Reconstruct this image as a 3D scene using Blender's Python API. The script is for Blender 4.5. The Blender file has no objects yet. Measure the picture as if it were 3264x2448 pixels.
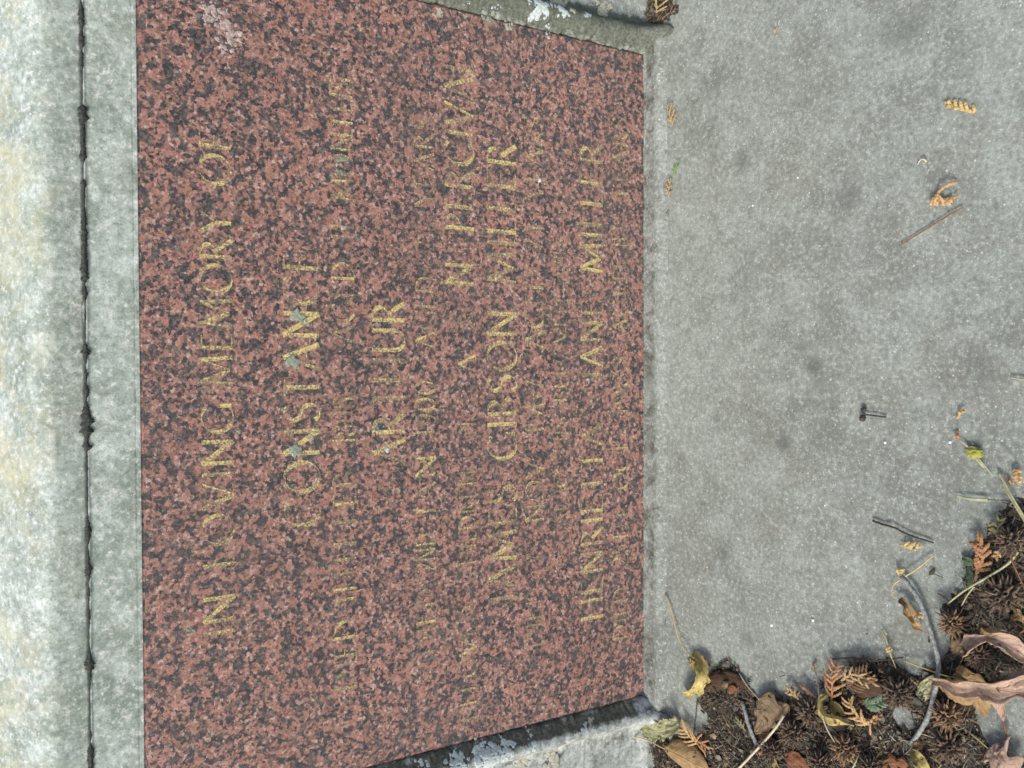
import bpy, bmesh, math, random
from mathutils import Vector, Matrix, noise as mn

random.seed(7)
scn = bpy.context.scene
COL = scn.collection
R = math.radians

# ------------------------------------------------------------------ camera
RAKE = R(8.0)                  # the tablet leans back a little
UNIT = 0.85                    # camera axis distance to the foot of the tablet (m)
FPX = 2822.0                   # focal length in photograph pixels (3264 wide)
ex = Vector((1, 0, 0)); uu = Vector((0, math.sin(RAKE), math.cos(RAKE))); nn = ex.cross(uu)
exc = Vector((-0.003, 1.0, 0.0199)).normalized()
ucc = Vector((-0.8453, -0.0197, 0.534)); ucc = (ucc - exc * ucc.dot(exc)).normalized()
ncc = exc.cross(ucc)
RW = Matrix((ex, uu, nn)).transposed() @ Matrix((exc, ucc, ncc))      # camera axes -> world
CAMLOC = -(RW @ (Vector((0.1517, 0.0074, -1.0)) * UNIT))
cd = bpy.data.cameras.new('camera'); cam = bpy.data.objects.new('camera', cd); COL.objects.link(cam)
cam.matrix_world = Matrix.Translation(CAMLOC) @ RW.to_4x4()
cd.sensor_width = 36; cd.lens = 36 * FPX / 3264; cd.clip_start = 0.01; cd.clip_end = 500
cd.dof.use_dof = True; cd.dof.focus_distance = 0.72; cd.dof.aperture_fstop = 15.0
scn.camera = cam

# ------------------------------------------------------------------ sky, sun, exposure (overcast)
SUN_EL, SUN_AZ = R(45), R(238)          # azimuth: direction the light comes from, clockwise from +Y
w = bpy.data.worlds.new('World'); scn.world = w; w.use_nodes = True
nt = w.node_tree; nt.nodes.clear()
sky = nt.nodes.new('ShaderNodeTexSky'); sky.sky_type = 'NISHITA'; sky.sun_disc = False
sky.sun_elevation = SUN_EL; sky.sun_rotation = SUN_AZ
sky.air_density = 1.0; sky.dust_density = 4.0; sky.ozone_density = 0.8
bg = nt.nodes.new('ShaderNodeBackground'); bg.inputs['Strength'].default_value = 0.105
wo = nt.nodes.new('ShaderNodeOutputWorld')
nt.links.new(sky.outputs[0], bg.inputs[0]); nt.links.new(bg.outputs[0], wo.inputs[0])
sd = bpy.data.lights.new('sun', 'SUN'); sd.energy = 1.5; sd.angle = R(15); sd.color = (1.0, 0.97, 0.90)
so = bpy.data.objects.new('sun', sd); COL.objects.link(so)
sdir = Vector((math.sin(SUN_AZ) * math.cos(SUN_EL), math.cos(SUN_AZ) * math.cos(SUN_EL), math.sin(SUN_EL)))
so.rotation_euler = sdir.to_track_quat('Z', 'Y').to_euler(); so.location = sdir * 5
scn.view_settings.view_transform = 'Standard'; scn.view_settings.look = 'None'
scn.view_settings.exposure = 0.74; scn.view_settings.gamma = 1.0

# ------------------------------------------------------------------ helpers
def ray(px, py):
    v = Vector(((px - 1632) / FPX, -(py - 1224) / FPX, -1.0))
    return RW @ v
def gp(px, py, z=0.0):                          # where a line of sight meets the slab (or a height above it)
    d = ray(px, py); t = (z - CAMLOC.z) / d.z
    return CAMLOC + d * t
def pp(px, py, y=0.0):                          # the same on the tablet's plane, in tablet coordinates (x, z)
    d = ray(px, py); t = (-y - CAMLOC.dot(nn)) / d.dot(nn) if False else ((-y) - CAMLOC.dot(nn)) / d.dot(nn)
    q = CAMLOC + d * t
    return q.dot(ex), q.dot(uu)

def mesh_obj(name, verts, faces, mat=None, parent=None, loc=None, smooth=False):
    if loc is not None:
        verts = [(v[0] - loc[0], v[1] - loc[1], v[2] - loc[2]) for v in verts]
    me = bpy.data.meshes.new(name); me.from_pydata([tuple(v) for v in verts], [], faces); me.update()
    if smooth: me.polygons.foreach_set('use_smooth', [True] * len(me.polygons))
    if mat: me.materials.append(mat)
    o = bpy.data.objects.new(name, me); COL.objects.link(o)
    if parent: o.parent = parent
    elif loc is not None: o.location = loc
    return o
def empty(name, loc=(0, 0, 0)):
    o = bpy.data.objects.new(name, None); o.empty_display_size = 0.02; o.location = loc; COL.objects.link(o); return o
def tag(o, label, cat, group=None):
    o['label'] = label; o['category'] = cat
    if group: o['group'] = group
    return o
def struct(o): o['kind'] = 'structure'; return o
def stuff(o, label, cat): o['kind'] = 'stuff'; o['label'] = label; o['category'] = cat; return o
def fattr(o, name, vals, domain='POINT'):
    a = o.data.attributes.new(name, 'FLOAT', domain); a.data.foreach_set('value', vals)
def cattr(o, name, cols, domain='POINT'):
    a = o.data.color_attributes.new(name, 'FLOAT_COLOR', domain)
    a.data.foreach_set('color', [c for col in cols for c in (col[0], col[1], col[2], 1.0)])
def solidify(o, t):
    m = o.modifiers.new('thickness', 'SOLIDIFY'); m.thickness = t; m.offset = 0
def n3(x, y, z): return mn.noise(Vector((x, y, z)))

# ------------------------------------------------------------------ node helper
class NB:
    def __init__(s, name):
        s.m = bpy.data.materials.new(name); s.m.use_nodes = True; s.t = s.m.node_tree
        s.b = s.t.nodes['Principled BSDF']; s.out = s.t.nodes['Material Output']
        s.co = s.n('ShaderNodeTexCoord').outputs['Object']
    def n(s, k): return s.t.nodes.new(k)
    def set(s, sock, v):
        if isinstance(v, bpy.types.NodeSocket): s.t.links.new(v, sock)
        else: sock.default_value = v
    def noise(s, scale, detail=4, rough=0.55, vec=None, out=0, dist=0.0):
        n = s.n('ShaderNodeTexNoise'); n.inputs['Scale'].default_value = scale
        n.inputs['Detail'].default_value = detail; n.inputs['Roughness'].default_value = rough
        n.inputs['Distortion'].default_value = dist
        s.set(n.inputs['Vector'], vec if vec is not None else s.co); return n.outputs[out]
    def voro(s, scale, vec=None, out='Color', rnd=1.0):
        n = s.n('ShaderNodeTexVoronoi'); n.inputs['Scale'].default_value = scale; n.inputs['Randomness'].default_value = rnd
        s.set(n.inputs['Vector'], vec if vec is not None else s.co); return n.outputs[out]
    def ramp(s, f, stops, interp='LINEAR'):
        n = s.n('ShaderNodeValToRGB'); n.color_ramp.interpolation = interp; e = n.color_ramp.elements
        while len(e) < len(stops): e.new(0.5)
        for i, (p, c) in enumerate(stops):
            e[i].position = p; e[i].color = (c, c, c, 1) if isinstance(c, (int, float)) else (*c, 1)
        s.set(n.inputs[0], f); return n.outputs[0]
    def mix(s, f, a, b, mode='MIX'):
        n = s.n('ShaderNodeMix'); n.data_type = 'RGBA'; n.blend_type = mode; n.clamp_factor = True
        s.set(n.inputs[0], f)
        s.set(n.inputs[6], (*a, 1) if isinstance(a, tuple) else a); s.set(n.inputs[7], (*b, 1) if isinstance(b, tuple) else b)
        return n.outputs[2]
    def math(s, op, a, b=0.0, clamp=False):
        n = s.n('ShaderNodeMath'); n.operation = op; n.use_clamp = clamp; s.set(n.inputs[0], a); s.set(n.inputs[1], b); return n.outputs[0]
    def vmath(s, op, a, b):
        n = s.n('ShaderNodeVectorMath'); n.operation = op; s.set(n.inputs[0], a)
        if op == 'SCALE': s.set(n.inputs[3], b)
        else: s.set(n.inputs[1], b)
        return n.outputs[0]
    def sep(s, v, i):
        n = s.n('ShaderNodeSeparateXYZ'); s.set(n.inputs[0], v); return n.outputs[i]
    def attr(s, name, out='Fac'):
        n = s.n('ShaderNodeAttribute'); n.attribute_name = name; return n.outputs[out]
    def bump(s, h, dist, strength=1.0):
        n = s.n('ShaderNodeBump'); n.inputs['Distance'].default_value = dist; n.inputs['Strength'].default_value = strength
        s.set(n.inputs['Height'], h); s.t.links.new(n.outputs[0], s.b.inputs['Normal'])
    def done(s, col, rough=0.8, spec=0.3):
        s.set(s.b.inputs['Base Color'], col if isinstance(col, bpy.types.NodeSocket) else (*col, 1))
        s.set(s.b.inputs['Roughness'], rough); s.b.inputs['Specular IOR Level'].default_value = spec
        return s.m

def granite_nodes(b):
    warp = b.vmath('SCALE', b.vmath('SUBTRACT', b.noise(520, 3, 0.7, out=1), (0.5, 0.5, 0.5)), 0.0042)
    p = b.vmath('ADD', b.co, warp)
    cell = b.sep(b.voro(335, p), 0)
    clus = b.noise(98, 3, 0.6, vec=p)
    v = b.math('ADD', b.math('MULTIPLY', cell, 0.42), b.math('MULTIPLY', clus, 0.95))
    pinkm = b.ramp(v, [(0.672, 0), (0.702, 1)])
    fine = b.sep(b.voro(560, p), 1)
    pink = b.ramp(fine, [(0.0, (0.150, 0.080, 0.064)), (0.20, (0.300, 0.152, 0.120)), (0.55, (0.432, 0.212, 0.168)), (0.86, (0.50, 0.268, 0.216)), (1.0, (0.60, 0.47, 0.42))])
    dark = b.ramp(b.sep(b.voro(500, p), 2), [(0.0, (0.026, 0.027, 0.033)), (0.40, (0.060, 0.058, 0.066)), (0.64, (0.098, 0.084, 0.087)), (0.84, (0.165, 0.118, 0.104)), (1.0, (0.25, 0.20, 0.185))])
    c = b.mix(pinkm, dark, pink)
    c = b.mix(b.ramp(b.noise(900, 2, 0.6), [(0.33, 0.85), (0.43, 0.0)]), c, (0.024, 0.022, 0.027))
    c = b.mix(b.ramp(b.noise(760, 1, 0.5), [(0.64, 0.0), (0.72, 0.55)]), c, (0.47, 0.38, 0.355))
    # broad tone drift and a thin film of weather dirt
    c = b.mix(b.ramp(b.noise(11, 3), [(0.35, 0.0), (0.75, 0.30)]), c, (0.100, 0.086, 0.084))
    return c, pinkm

b = NB('red_granite'); c, pm = granite_nodes(b)
b.bump(b.noise(500, 2), 0.0003, 0.5)
M_GRAN = b.done(c, b.ramp(b.noise(40, 4), [(0.3, 0.30), (0.7, 0.50)]), 0.7)

b = NB('worn_gilding'); c, pm = granite_nodes(b)
wear = b.attr('wear')
mask_n = b.math('ADD', b.math('MULTIPLY', b.math('SUBTRACT', b.noise(560, 4, 0.8), 0.5), 2.0), b.math('ADD', b.math('MULTIPLY', b.noise(85, 2, 0.5), 0.50), 0.25))
f = b.math('SUBTRACT', b.math('ADD', mask_n, wear), 0.5)
gm = b.ramp(f, [(0.51, 0.0), (0.55, 1.0)])
ghost = b.ramp(f, [(0.08, 0.25), (0.45, 0.70)])
c2 = b.mix(ghost, c, (0.255, 0.205, 0.150))
gold = b.ramp(b.noise(600, 3, 0.7), [(0.3, (0.40, 0.31, 0.11)), (0.5, (0.64, 0.52, 0.20)), (0.7, (0.85, 0.75, 0.38))])
cc = b.mix(gm, c2, gold)
b.bump(b.math('ABSOLUTE', b.attr('side')), 0.0006, 0.35)
M_GOLD = b.done(cc, 0.5, 0.5)

def stone(name, base, dark, light, moss=None, mott=330, glints=1.0, lowscale=6, yellow=None, bump=0.0006, pale=0.0, dark_marks=()):
    b = NB(name)
    lowf = b.noise(lowscale, 5, 0.6)
    c = b.mix(b.ramp(lowf, [(0.36, 0.0), (0.64, 1.0)]), dark, base)
    c = b.mix(b.ramp(b.noise(lowscale * 5, 5, 0.7), [(0.46, 0.0), (0.70, 0.75)]), c, light)
    c = b.mix(b.ramp(b.noise(lowscale * 4, 5, 0.7, vec=b.vmath('ADD', b.co, (3.1, 1.7, 5.2))), [(0.50, 0.0), (0.70, 0.6)]), c, tuple(x * 0.74 for x in dark))
    c = b.mix(b.ramp(b.noise(lowscale * 2.2, 4, 0.65, vec=b.vmath('ADD', b.co, (7.7, 2.3, 1.2))), [(0.50, 0.0), (0.70, 0.45)]), c, (dark[0] * 1.02, dark[1] * 0.90, dark[2] * 0.84))
    g = b.noise(mott, 4, 0.75)
    c = b.mix(b.ramp(g, [(0.33, 0.62), (0.48, 0.0)]), c, tuple(x * 0.60 for x in dark))
    c = b.mix(b.ramp(g, [(0.52, 0.0), (0.68, 0.8)]), c, tuple(min(0.8, x * 1.28) for x in light))
    h = b.noise(1100, 2, 0.6)
    c = b.mix(b.ramp(h, [(0.30, 0.55), (0.42, 0.0)]), c, tuple(x * 0.35 for x in dark))
    if glints:
        for (sc, ch, r0, thr, colr, k) in ((430, 0, 0.16, 0.74, (0.80, 0.82, 0.80), 0.85), (210, 1, 0.10, 0.80, (0.86, 0.88, 0.86), 1.0), (520, 2, 0.22, 0.76, (0.075, 0.08, 0.075), 0.75)):
            dd = b.voro(sc, out='Distance'); rr = b.sep(b.voro(sc), ch)
            gl = b.math('MULTIPLY', b.ramp(dd, [(r0, k * glints), (r0 + 0.08, 0.0)]), b.ramp(rr, [(thr, 0.0), (thr + 0.05, 1.0)]))
            c = b.mix(gl, c, colr)
    for (q, r, k) in dark_marks:                     # soft-edged darker marks on the stone, several at the dents
        n = b.n('ShaderNodeVectorMath'); n.operation = 'DISTANCE'; b.set(n.inputs[0], b.co); n.inputs[1].default_value = (q.x, q.y, 0.0)
        d = b.math('ADD', n.outputs['Value'], b.math('MULTIPLY', b.math('SUBTRACT', b.noise(90, 5, 0.7), 0.5), r * 1.5))
        c = b.mix(b.ramp(b.math('DIVIDE', d, r * 2.2), [(0.15, k), (0.55, 0.0)]), c, tuple(x * 0.55 for x in dark))
    if yellow:
        ym = b.ramp(b.noise(22, 7, 0.78), [(0.46, 0.0), (0.66, 0.75)])
        c = b.mix(b.math('MULTIPLY', ym, b.attr('yell')), c, yellow)
    if pale:
        c = b.mix(b.ramp(b.noise(75, 6, 0.75, dist=0.6), [(0.50, 0.0), (0.60, pale)]), c, (0.52, 0.555, 0.54))
    if moss:
        mk = b.math('ADD', b.attr('moss'), b.math('MULTIPLY', b.math('SUBTRACT', b.noise(70, 7, 0.8), 0.5), 2.3))
        mm = b.ramp(mk, [(0.36, 0.0), (0.66, 0.92)])
        mc = b.mix(b.ramp(b.noise(380, 4, 0.75), [(0.35, 0.0), (0.65, 1.0)]), tuple(x * 0.45 for x in moss), tuple(x * 1.75 for x in moss))
        c = b.mix(mm, c, mc)
    b.bump(b.math('ADD', b.math('MULTIPLY', g, 0.8), b.math('MULTIPLY', b.noise(110, 4, 0.6), 1.0)), bump, 0.6)
    return b.done(c, 0.88, 0.2)
M_SLAB = stone('slab_sandstone', (0.290, 0.322, 0.290), (0.200, 0.217, 0.193), (0.345, 0.383, 0.352), glints=0.5, lowscale=8, dark_marks=[(gp(2360, 515), 0.010, 0.55), (gp(2590, 1165), 0.009, 0.7), (gp(2492, 1412), 0.009, 0.7), (gp(2300, 1765), 0.007, 0.5), (gp(2150, 2240), 0.008, 0.8), (gp(2700, 620), 0.016, 0.35), (gp(2880, 90), 0.020, 0.4), (gp(2380, 2035), 0.008, 0.5), (gp(3130, 1180), 0.016, 0.35)])
MOSS_D = (0.078, 0.080, 0.064)
M_STONE = stone('core_sandstone', (0.335, 0.372, 0.348), (0.240, 0.262, 0.242), (0.390, 0.432, 0.410), glints=0.4)
M_CAP = stone('cap_sandstone', (0.455, 0.525, 0.485), (0.275, 0.335, 0.290), (0.68, 0.765, 0.735), moss=(0.15, 0.18, 0.14), mott=260, lowscale=12, yellow=(0.58, 0.53, 0.30), glints=0.5)
M_SILL = stone('sill_sandstone', (0.295, 0.325, 0.298), (0.205, 0.222, 0.200), (0.37, 0.405, 0.38), moss=(0.085, 0.088, 0.068), mott=300, glints=0.6)
M_POSTR = stone('mossy_sandstone', (0.335, 0.37, 0.345), (0.235, 0.258, 0.235), (0.43, 0.46, 0.44), moss=(0.100, 0.112, 0.088), mott=300, glints=0.4, pale=0.5, bump=0.0012)
M_POSTL = stone('stained_sandstone', (0.36, 0.40, 0.385), (0.235, 0.26, 0.245), (0.47, 0.51, 0.50), moss=MOSS_D, mott=300, glints=0.4, pale=0.8, bump=0.0012)

def simple(name, col, var=0.35, scale=300, rough=0.7, spec=0.3, bump=0.0):
    b = NB(name)
    n = b.noise(scale, 4, 0.65)
    c = b.mix(b.ramp(n, [(0.3, 0.0), (0.7, 1.0)]), tuple(x * (1 - var) for x in col), tuple(min(0.9, x * (1 + var)) for x in col))
    if bump: b.bump(n, bump)
    return b.done(c, rough, spec)

def leafmat(name, col, vein, spot, trans=0.25):
    b = NB(name)
    uv = b.n('ShaderNodeUVMap').outputs[0]
    u = b.sep(uv, 0); v = b.math('ABSOLUTE', b.math('SUBTRACT', b.sep(uv, 1), 0.5))
    mid = b.ramp(v, [(0.012, 1.0), (0.03, 0.0)])
    fr = b.math('FRACT', b.math('SUBTRACT', b.math('MULTIPLY', u, 7.0), b.math('MULTIPLY', v, 4.0)))
    side = b.ramp(b.math('ABSOLUTE', b.math('SUBTRACT', fr, 0.5)), [(0.025, 0.75), (0.07, 0.0)])
    vm = b.math('MAXIMUM', mid, side)
    col = ds(col, 0.16, 1.08); vein = ds(vein, 0.16)
    n = b.noise(90, 5, 0.65)
    c = b.mix(b.ramp(n, [(0.30, 0.0), (0.70, 1.0)]), tuple(x * 0.62 for x in col), tuple(min(0.9, x * 1.28) for x in col))
    c = b.mix(b.ramp(b.noise(600, 3, 0.7), [(0.35, 0.35), (0.5, 0.0)]), c, tuple(x * 0.4 for x in col))
    c = b.mix(b.math('MULTIPLY', vm, 0.7), c, vein)
    if spot:
        c = b.mix(b.ramp(b.noise(130, 3, 0.55), [(0.62, 0.0), (0.68, 0.95)]), c, spot)
    b.bump(b.math('ADD', b.math('MULTIPLY', vm, 1.0), n), 0.0006, 0.8)
    m = b.done(c, 0.78, 0.2)
    tr = b.n('ShaderNodeBsdfTranslucent'); b.set(tr.inputs[0], c)
    mx = b.n('ShaderNodeMixShader'); mx.inputs[0].default_value = trans
    b.t.links.new(b.b.outputs[0], mx.inputs[1]); b.t.links.new(tr.outputs[0], mx.inputs[2]); b.t.links.new(mx.outputs[0], b.out.inputs[0])
    return m
def ds(c, k=0.22, g=1.0):
    m = 0.3 * c[0] + 0.55 * c[1] + 0.15 * c[2]; return tuple((x + (m - x) * k) * g for x in c)
LM = dict(
    yellow=leafmat('leaf_yellow', (0.58, 0.46, 0.13), (0.66, 0.57, 0.26), (0.12, 0.08, 0.03)),
    pale=leafmat('leaf_pale_green', (0.50, 0.49, 0.25), (0.52, 0.48, 0.24), (0.06, 0.035, 0.025)),
    ochre=leafmat('leaf_ochre', (0.47, 0.30, 0.12), (0.50, 0.33, 0.14), (0.17, 0.085, 0.03)),
    tan=leafmat('leaf_tan', (0.31, 0.215, 0.115), (0.36, 0.25, 0.13), (0.10, 0.055, 0.03)),
    pink=leafmat('leaf_pinkish_tan', (0.56, 0.385, 0.27), (0.55, 0.36, 0.25), (0.22, 0.11, 0.07)),
    brown=leafmat('leaf_brown', (0.105, 0.058, 0.034), (0.15, 0.09, 0.055), None),
    rust=leafmat('leaf_rust', (0.30, 0.125, 0.05), (0.36, 0.18, 0.08), None),
    green=leafmat('leaf_green', (0.13, 0.21, 0.10), (0.18, 0.26, 0.13), None))
CM = dict(
    yellow=simple('cedar_yellow', ds((0.55, 0.38, 0.10), 0.22), 0.35, 500),
    orange=simple('cedar_orange', ds((0.42, 0.19, 0.055), 0.22), 0.4, 500),
    gold=simple('cedar_gold', ds((0.52, 0.30, 0.09), 0.22), 0.4, 500),
    tan=simple('cedar_tan', ds((0.42, 0.28, 0.10), 0.22), 0.4, 500),
    brown=simple('cedar_brown', ds((0.17, 0.09, 0.035), 0.22), 0.5, 400),
    olive=simple('cedar_olive', ds((0.17, 0.16, 0.06), 0.22), 0.4, 400),
    green=simple('cedar_green', ds((0.17, 0.32, 0.06), 0.22), 0.35, 500),
    dullgreen=simple('cedar_dull_green', ds((0.12, 0.19, 0.10), 0.22), 0.35, 500))
M_STRAW = simple('straw', (0.52, 0.42, 0.19), 0.25, 250)
M_PALE = simple('pale_stalk', (0.50, 0.45, 0.33), 0.25, 250)
M_TWIG = simple('grey_twig', (0.27, 0.285, 0.275), 0.55, 420, bump=0.0008)
M_DTWIG = simple('dark_twig', (0.055, 0.048, 0.042), 0.4, 300)
M_BTWIG = simple('brown_stalk', (0.20, 0.10, 0.045), 0.4, 300)
M_GRASS = simple('dry_grass', (0.40, 0.40, 0.24), 0.35, 220)
M_GUM = simple('gumball_wood', (0.150, 0.108, 0.075), 0.5, 420, bump=0.0006)
M_GUM2 = simple('gumball_wood_pale', (0.255, 0.165, 0.095), 0.5, 420, bump=0.0006)
M_GUMD = simple('gumball_core', (0.045, 0.033, 0.024), 0.4, 400)
M_SOIL = simple('leaf_mould', (0.075, 0.066, 0.055), 0.6, 330, 0.95, 0.1, bump=0.0015)
M_LICH = simple('blue_grey_lichen', (0.50, 0.57, 0.575), 0.28, 500, 0.9, 0.1, bump=0.0006)
M_LICHG = simple('green_grey_lichen', (0.28, 0.315, 0.255), 0.42, 420, 0.9, 0.1, bump=0.0006)
M_LICHC = simple('cream_lichen', (0.44, 0.44, 0.36), 0.3, 500, 0.9, 0.1, bump=0.0006)
M_PALEC = simple('pale_crust', (0.50, 0.56, 0.525), 0.3, 450, 0.9, 0.1, bump=0.0006)
M_MOSS = simple('black_joint_crust', (0.066, 0.073, 0.066), 0.6, 500, 0.95, 0.1, bump=0.001)
M_CHIP = simple('white_chip', (0.78, 0.79, 0.76), 0.08, 300)
M_DIRT = simple('pink_white_scale', (0.44, 0.36, 0.34), 0.4, 400, 0.9, 0.1)
b = NB('litter_bits'); n = b.noise(500, 3, 0.7)
M_BITS = b.done(b.mix(b.ramp(n, [(0.3, 0.6), (0.6, 0.0)]), b.attr('col', 'Color'), (0.02, 0.017, 0.013)), 0.8, 0.2)

# ------------------------------------------------------------------ ground and slab
b = NB('turf_soil')
M_TURF = b.done(b.mix(b.ramp(b.noise(3, 6, 0.7), [(0.35, 0.0), (0.65, 1.0)]), (0.05, 0.045, 0.03), (0.06, 0.085, 0.03)), 0.95, 0.1)
struct(mesh_obj('ground', [(-60, -60, -0.06), (60, -60, -0.06), (60, 60, -0.06), (-60, 60, -0.06)], [(0, 1, 2, 3)], M_TURF))

def grid_slab():
    X0, X1, Y0, Y1 = -0.95, 0.95, -0.95, 0.42
    nx, ny = 150, 110; V = []; F = []
    dents = [gp(2360, 515), gp(2590, 1170), gp(2500, 1415), gp(2300, 1760), gp(2700, 1150)]
    for j in range(ny + 1):
        for i in range(nx + 1):
            x = X0 + (X1 - X0) * i / nx; y = Y0 + (Y1 - Y0) * j / ny
            z = 0.0016 * n3(x * 5, y * 5, 1) + 0.0006 * n3(x * 25, y * 25, 4) - 0.0012
            for d in dents:
                r2 = (x - d.x) ** 2 + (y - d.y) ** 2; z -= 0.0018 * math.exp(-r2 / (2 * 0.007 ** 2))
            V.append((x, y, min(z, 0.0)))
    for j in range(ny):
        for i in range(nx):
            a = j * (nx + 1) + i; F.append((a, a + 1, a + nx + 2, a + nx + 1))
    ring = [i for i in range(nx + 1)] + [(j) * (nx + 1) + nx for j in range(1, ny + 1)] + [ny * (nx + 1) + i for i in range(nx - 1, -1, -1)] + [j * (nx + 1) for j in range(ny - 1, 0, -1)]
    base = len(V)
    for k in ring: V.append((V[k][0], V[k][1], -0.09))
    m = len(ring)
    for k in range(m): F.append((ring[k], base + k, base + (k + 1) % m, ring[(k + 1) % m]))
    F.append(tuple(base + k for k in range(m)))
    return mesh_obj('stone_pavement', V, F, M_SLAB, smooth=False)
slab = struct(grid_slab())
slab.data.polygons.foreach_set('use_smooth', [True] * (150 * 110) + [False] * (len(slab.data.polygons) - 150 * 110))

# ------------------------------------------------------------------ memorial
W2, H = 0.308, 0.4556; ZJ0 = 0.488
mem = empty('memorial_stone'); mem.rotation_euler = (-RAKE, 0, 0)
tag(mem, 'weathered grey stone memorial holding a red granite tablet with worn gilt lettering', 'gravestone')

def box_part(name, x0, x1, y0, y1, z0, z1, mat, parent, bev=0.002):
    bm = bmesh.new(); bmesh.ops.create_cube(bm, size=1.0)
    for v in bm.verts:
        v.co = Vector(((x0 + x1) / 2 + v.co.x * (x1 - x0), (y0 + y1) / 2 + v.co.y * (y1 - y0), (z0 + z1) / 2 + v.co.z * (z1 - z0)))
    if bev: bmesh.ops.bevel(bm, geom=bm.edges[:], offset=bev, segments=2, affect='EDGES')
    me = bpy.data.meshes.new(name); bm.to_mesh(me); bm.free(); me.materials.append(mat)
    o = bpy.data.objects.new(name, me); COL.objects.link(o); o.parent = parent; return o

tablet = box_part('granite_tablet', -W2, W2, 0.0, 0.03, -0.02, H - 0.0008, M_GRAN, mem, 0.0022)
tablet['label'] = 'red and black speckled granite tablet with worn gilt inscription'
mb = box_part('edge_filler', -W2, W2, 0.0016, 0.031, H - 0.0014, H + 0.0012, M_CAP, mem, 0); fattr(mb, 'moss', [0.1] * 8); fattr(mb, 'yell', [0.0] * 8)  # added pale strip: hides the gap's shade above the granite, reads as bright edge
jb = box_part('joint_filler', -0.452, 0.452, 0.0021, 0.028, ZJ0 - 0.0030, ZJ0 + 0.0030, M_CAP, mem, 0); fattr(jb, 'moss', [0.15] * 8); fattr(jb, 'yell', [0.0] * 8)  # added filler strip, keeps the joint gap from showing a shadow line
core = box_part('core_block', -0.455, 0.455, 0.034, 0.30, -0.07, 0.50, M_STONE, mem, 0.004)

def sweep_x(name, prof, x0, x1, nx, amp, mossf=None, yellf=None):
    """prof: (y, z) points front to back, swept along the width with a weathered surface"""
    V = []; F = []; mo = []; ye = []; k = len(prof)
    for i in range(nx + 1):
        x = x0 + (x1 - x0) * i / nx
        for j, (y, z) in enumerate(prof):
            a = amp * (n3(x * 30, z * 30 + 5, y * 30) + 0.6 * n3(x * 110, z * 110, y * 110 + 3))
            V.append((x, y + a, z + (a * 0.5 if 0 < j < k - 1 else 0)))
            mo.append(mossf(x, y, z) if mossf else 0.0); ye.append(yellf(x, y, z) if yellf else 0.0)
    for i in range(nx):
        for j in range(k - 1):
            a = i * k + j; F.append((a, a + k, a + k + 1, a + 1))
    F.append(tuple(range(k))); F.append(tuple(nx * k + j for j in range(k - 1, -1, -1)))
    o = mesh_obj(name, V, F, M_CAP, mem, smooth=False)
    o.data.polygons.foreach_set('use_smooth', [True] * (nx * (k - 1)) + [False, False])
    fattr(o, 'moss', mo); fattr(o, 'yell', ye); return o
ZJ = 0.488
def rows(y0, z0, y1, z1, n): return [(y0 + (y1 - y0) * t / n, z0 + (z1 - z0) * t / n) for t in range(n + 1)]
rail_prof = [(0.032, H + 0.0002), (0.0030, H + 0.0002), (0.0022, H + 0.0010)] + rows(0.0020, H + 0.003, 0.0014, ZJ - 0.002, 8) + [(0.0018, ZJ - 0.0003), (0.004, ZJ - 0.0002), (0.032, ZJ - 0.0002)]
top_rail = sweep_x('top_rail', rail_prof, -0.455, 0.455, 260, 0.0006, lambda x, y, z: 0.06 + 0.22 * max(0, n3(x * 9, 3, z * 30)))
cap_prof = [(0.3, ZJ + 0.0003), (0.004, ZJ + 0.0002), (0.0016, ZJ + 0.0002)] + rows(0.0012, ZJ + 0.0022, -0.0010, ZJ + 0.020, 6) + [(0.0, ZJ + 0.0245), (0.003, ZJ + 0.029)] + rows(0.008, ZJ + 0.034, 0.11, ZJ + 0.10, 14) + [(0.14, ZJ + 0.11), (0.3, ZJ + 0.112)]
cap = sweep_x('cap_stone', cap_prof, -0.475, 0.475, 260, 0.0008, lambda x, y, z: 0.05 + 0.2 * max(0, n3(x * 8, 7, z * 20)), lambda x, y, z: 0.1 + 0.75 * min(1, max(0, (z - ZJ - 0.012) / 0.03)))
cap['label'] = 'pale stone capping course with yellowish weathered upper slope'

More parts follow.
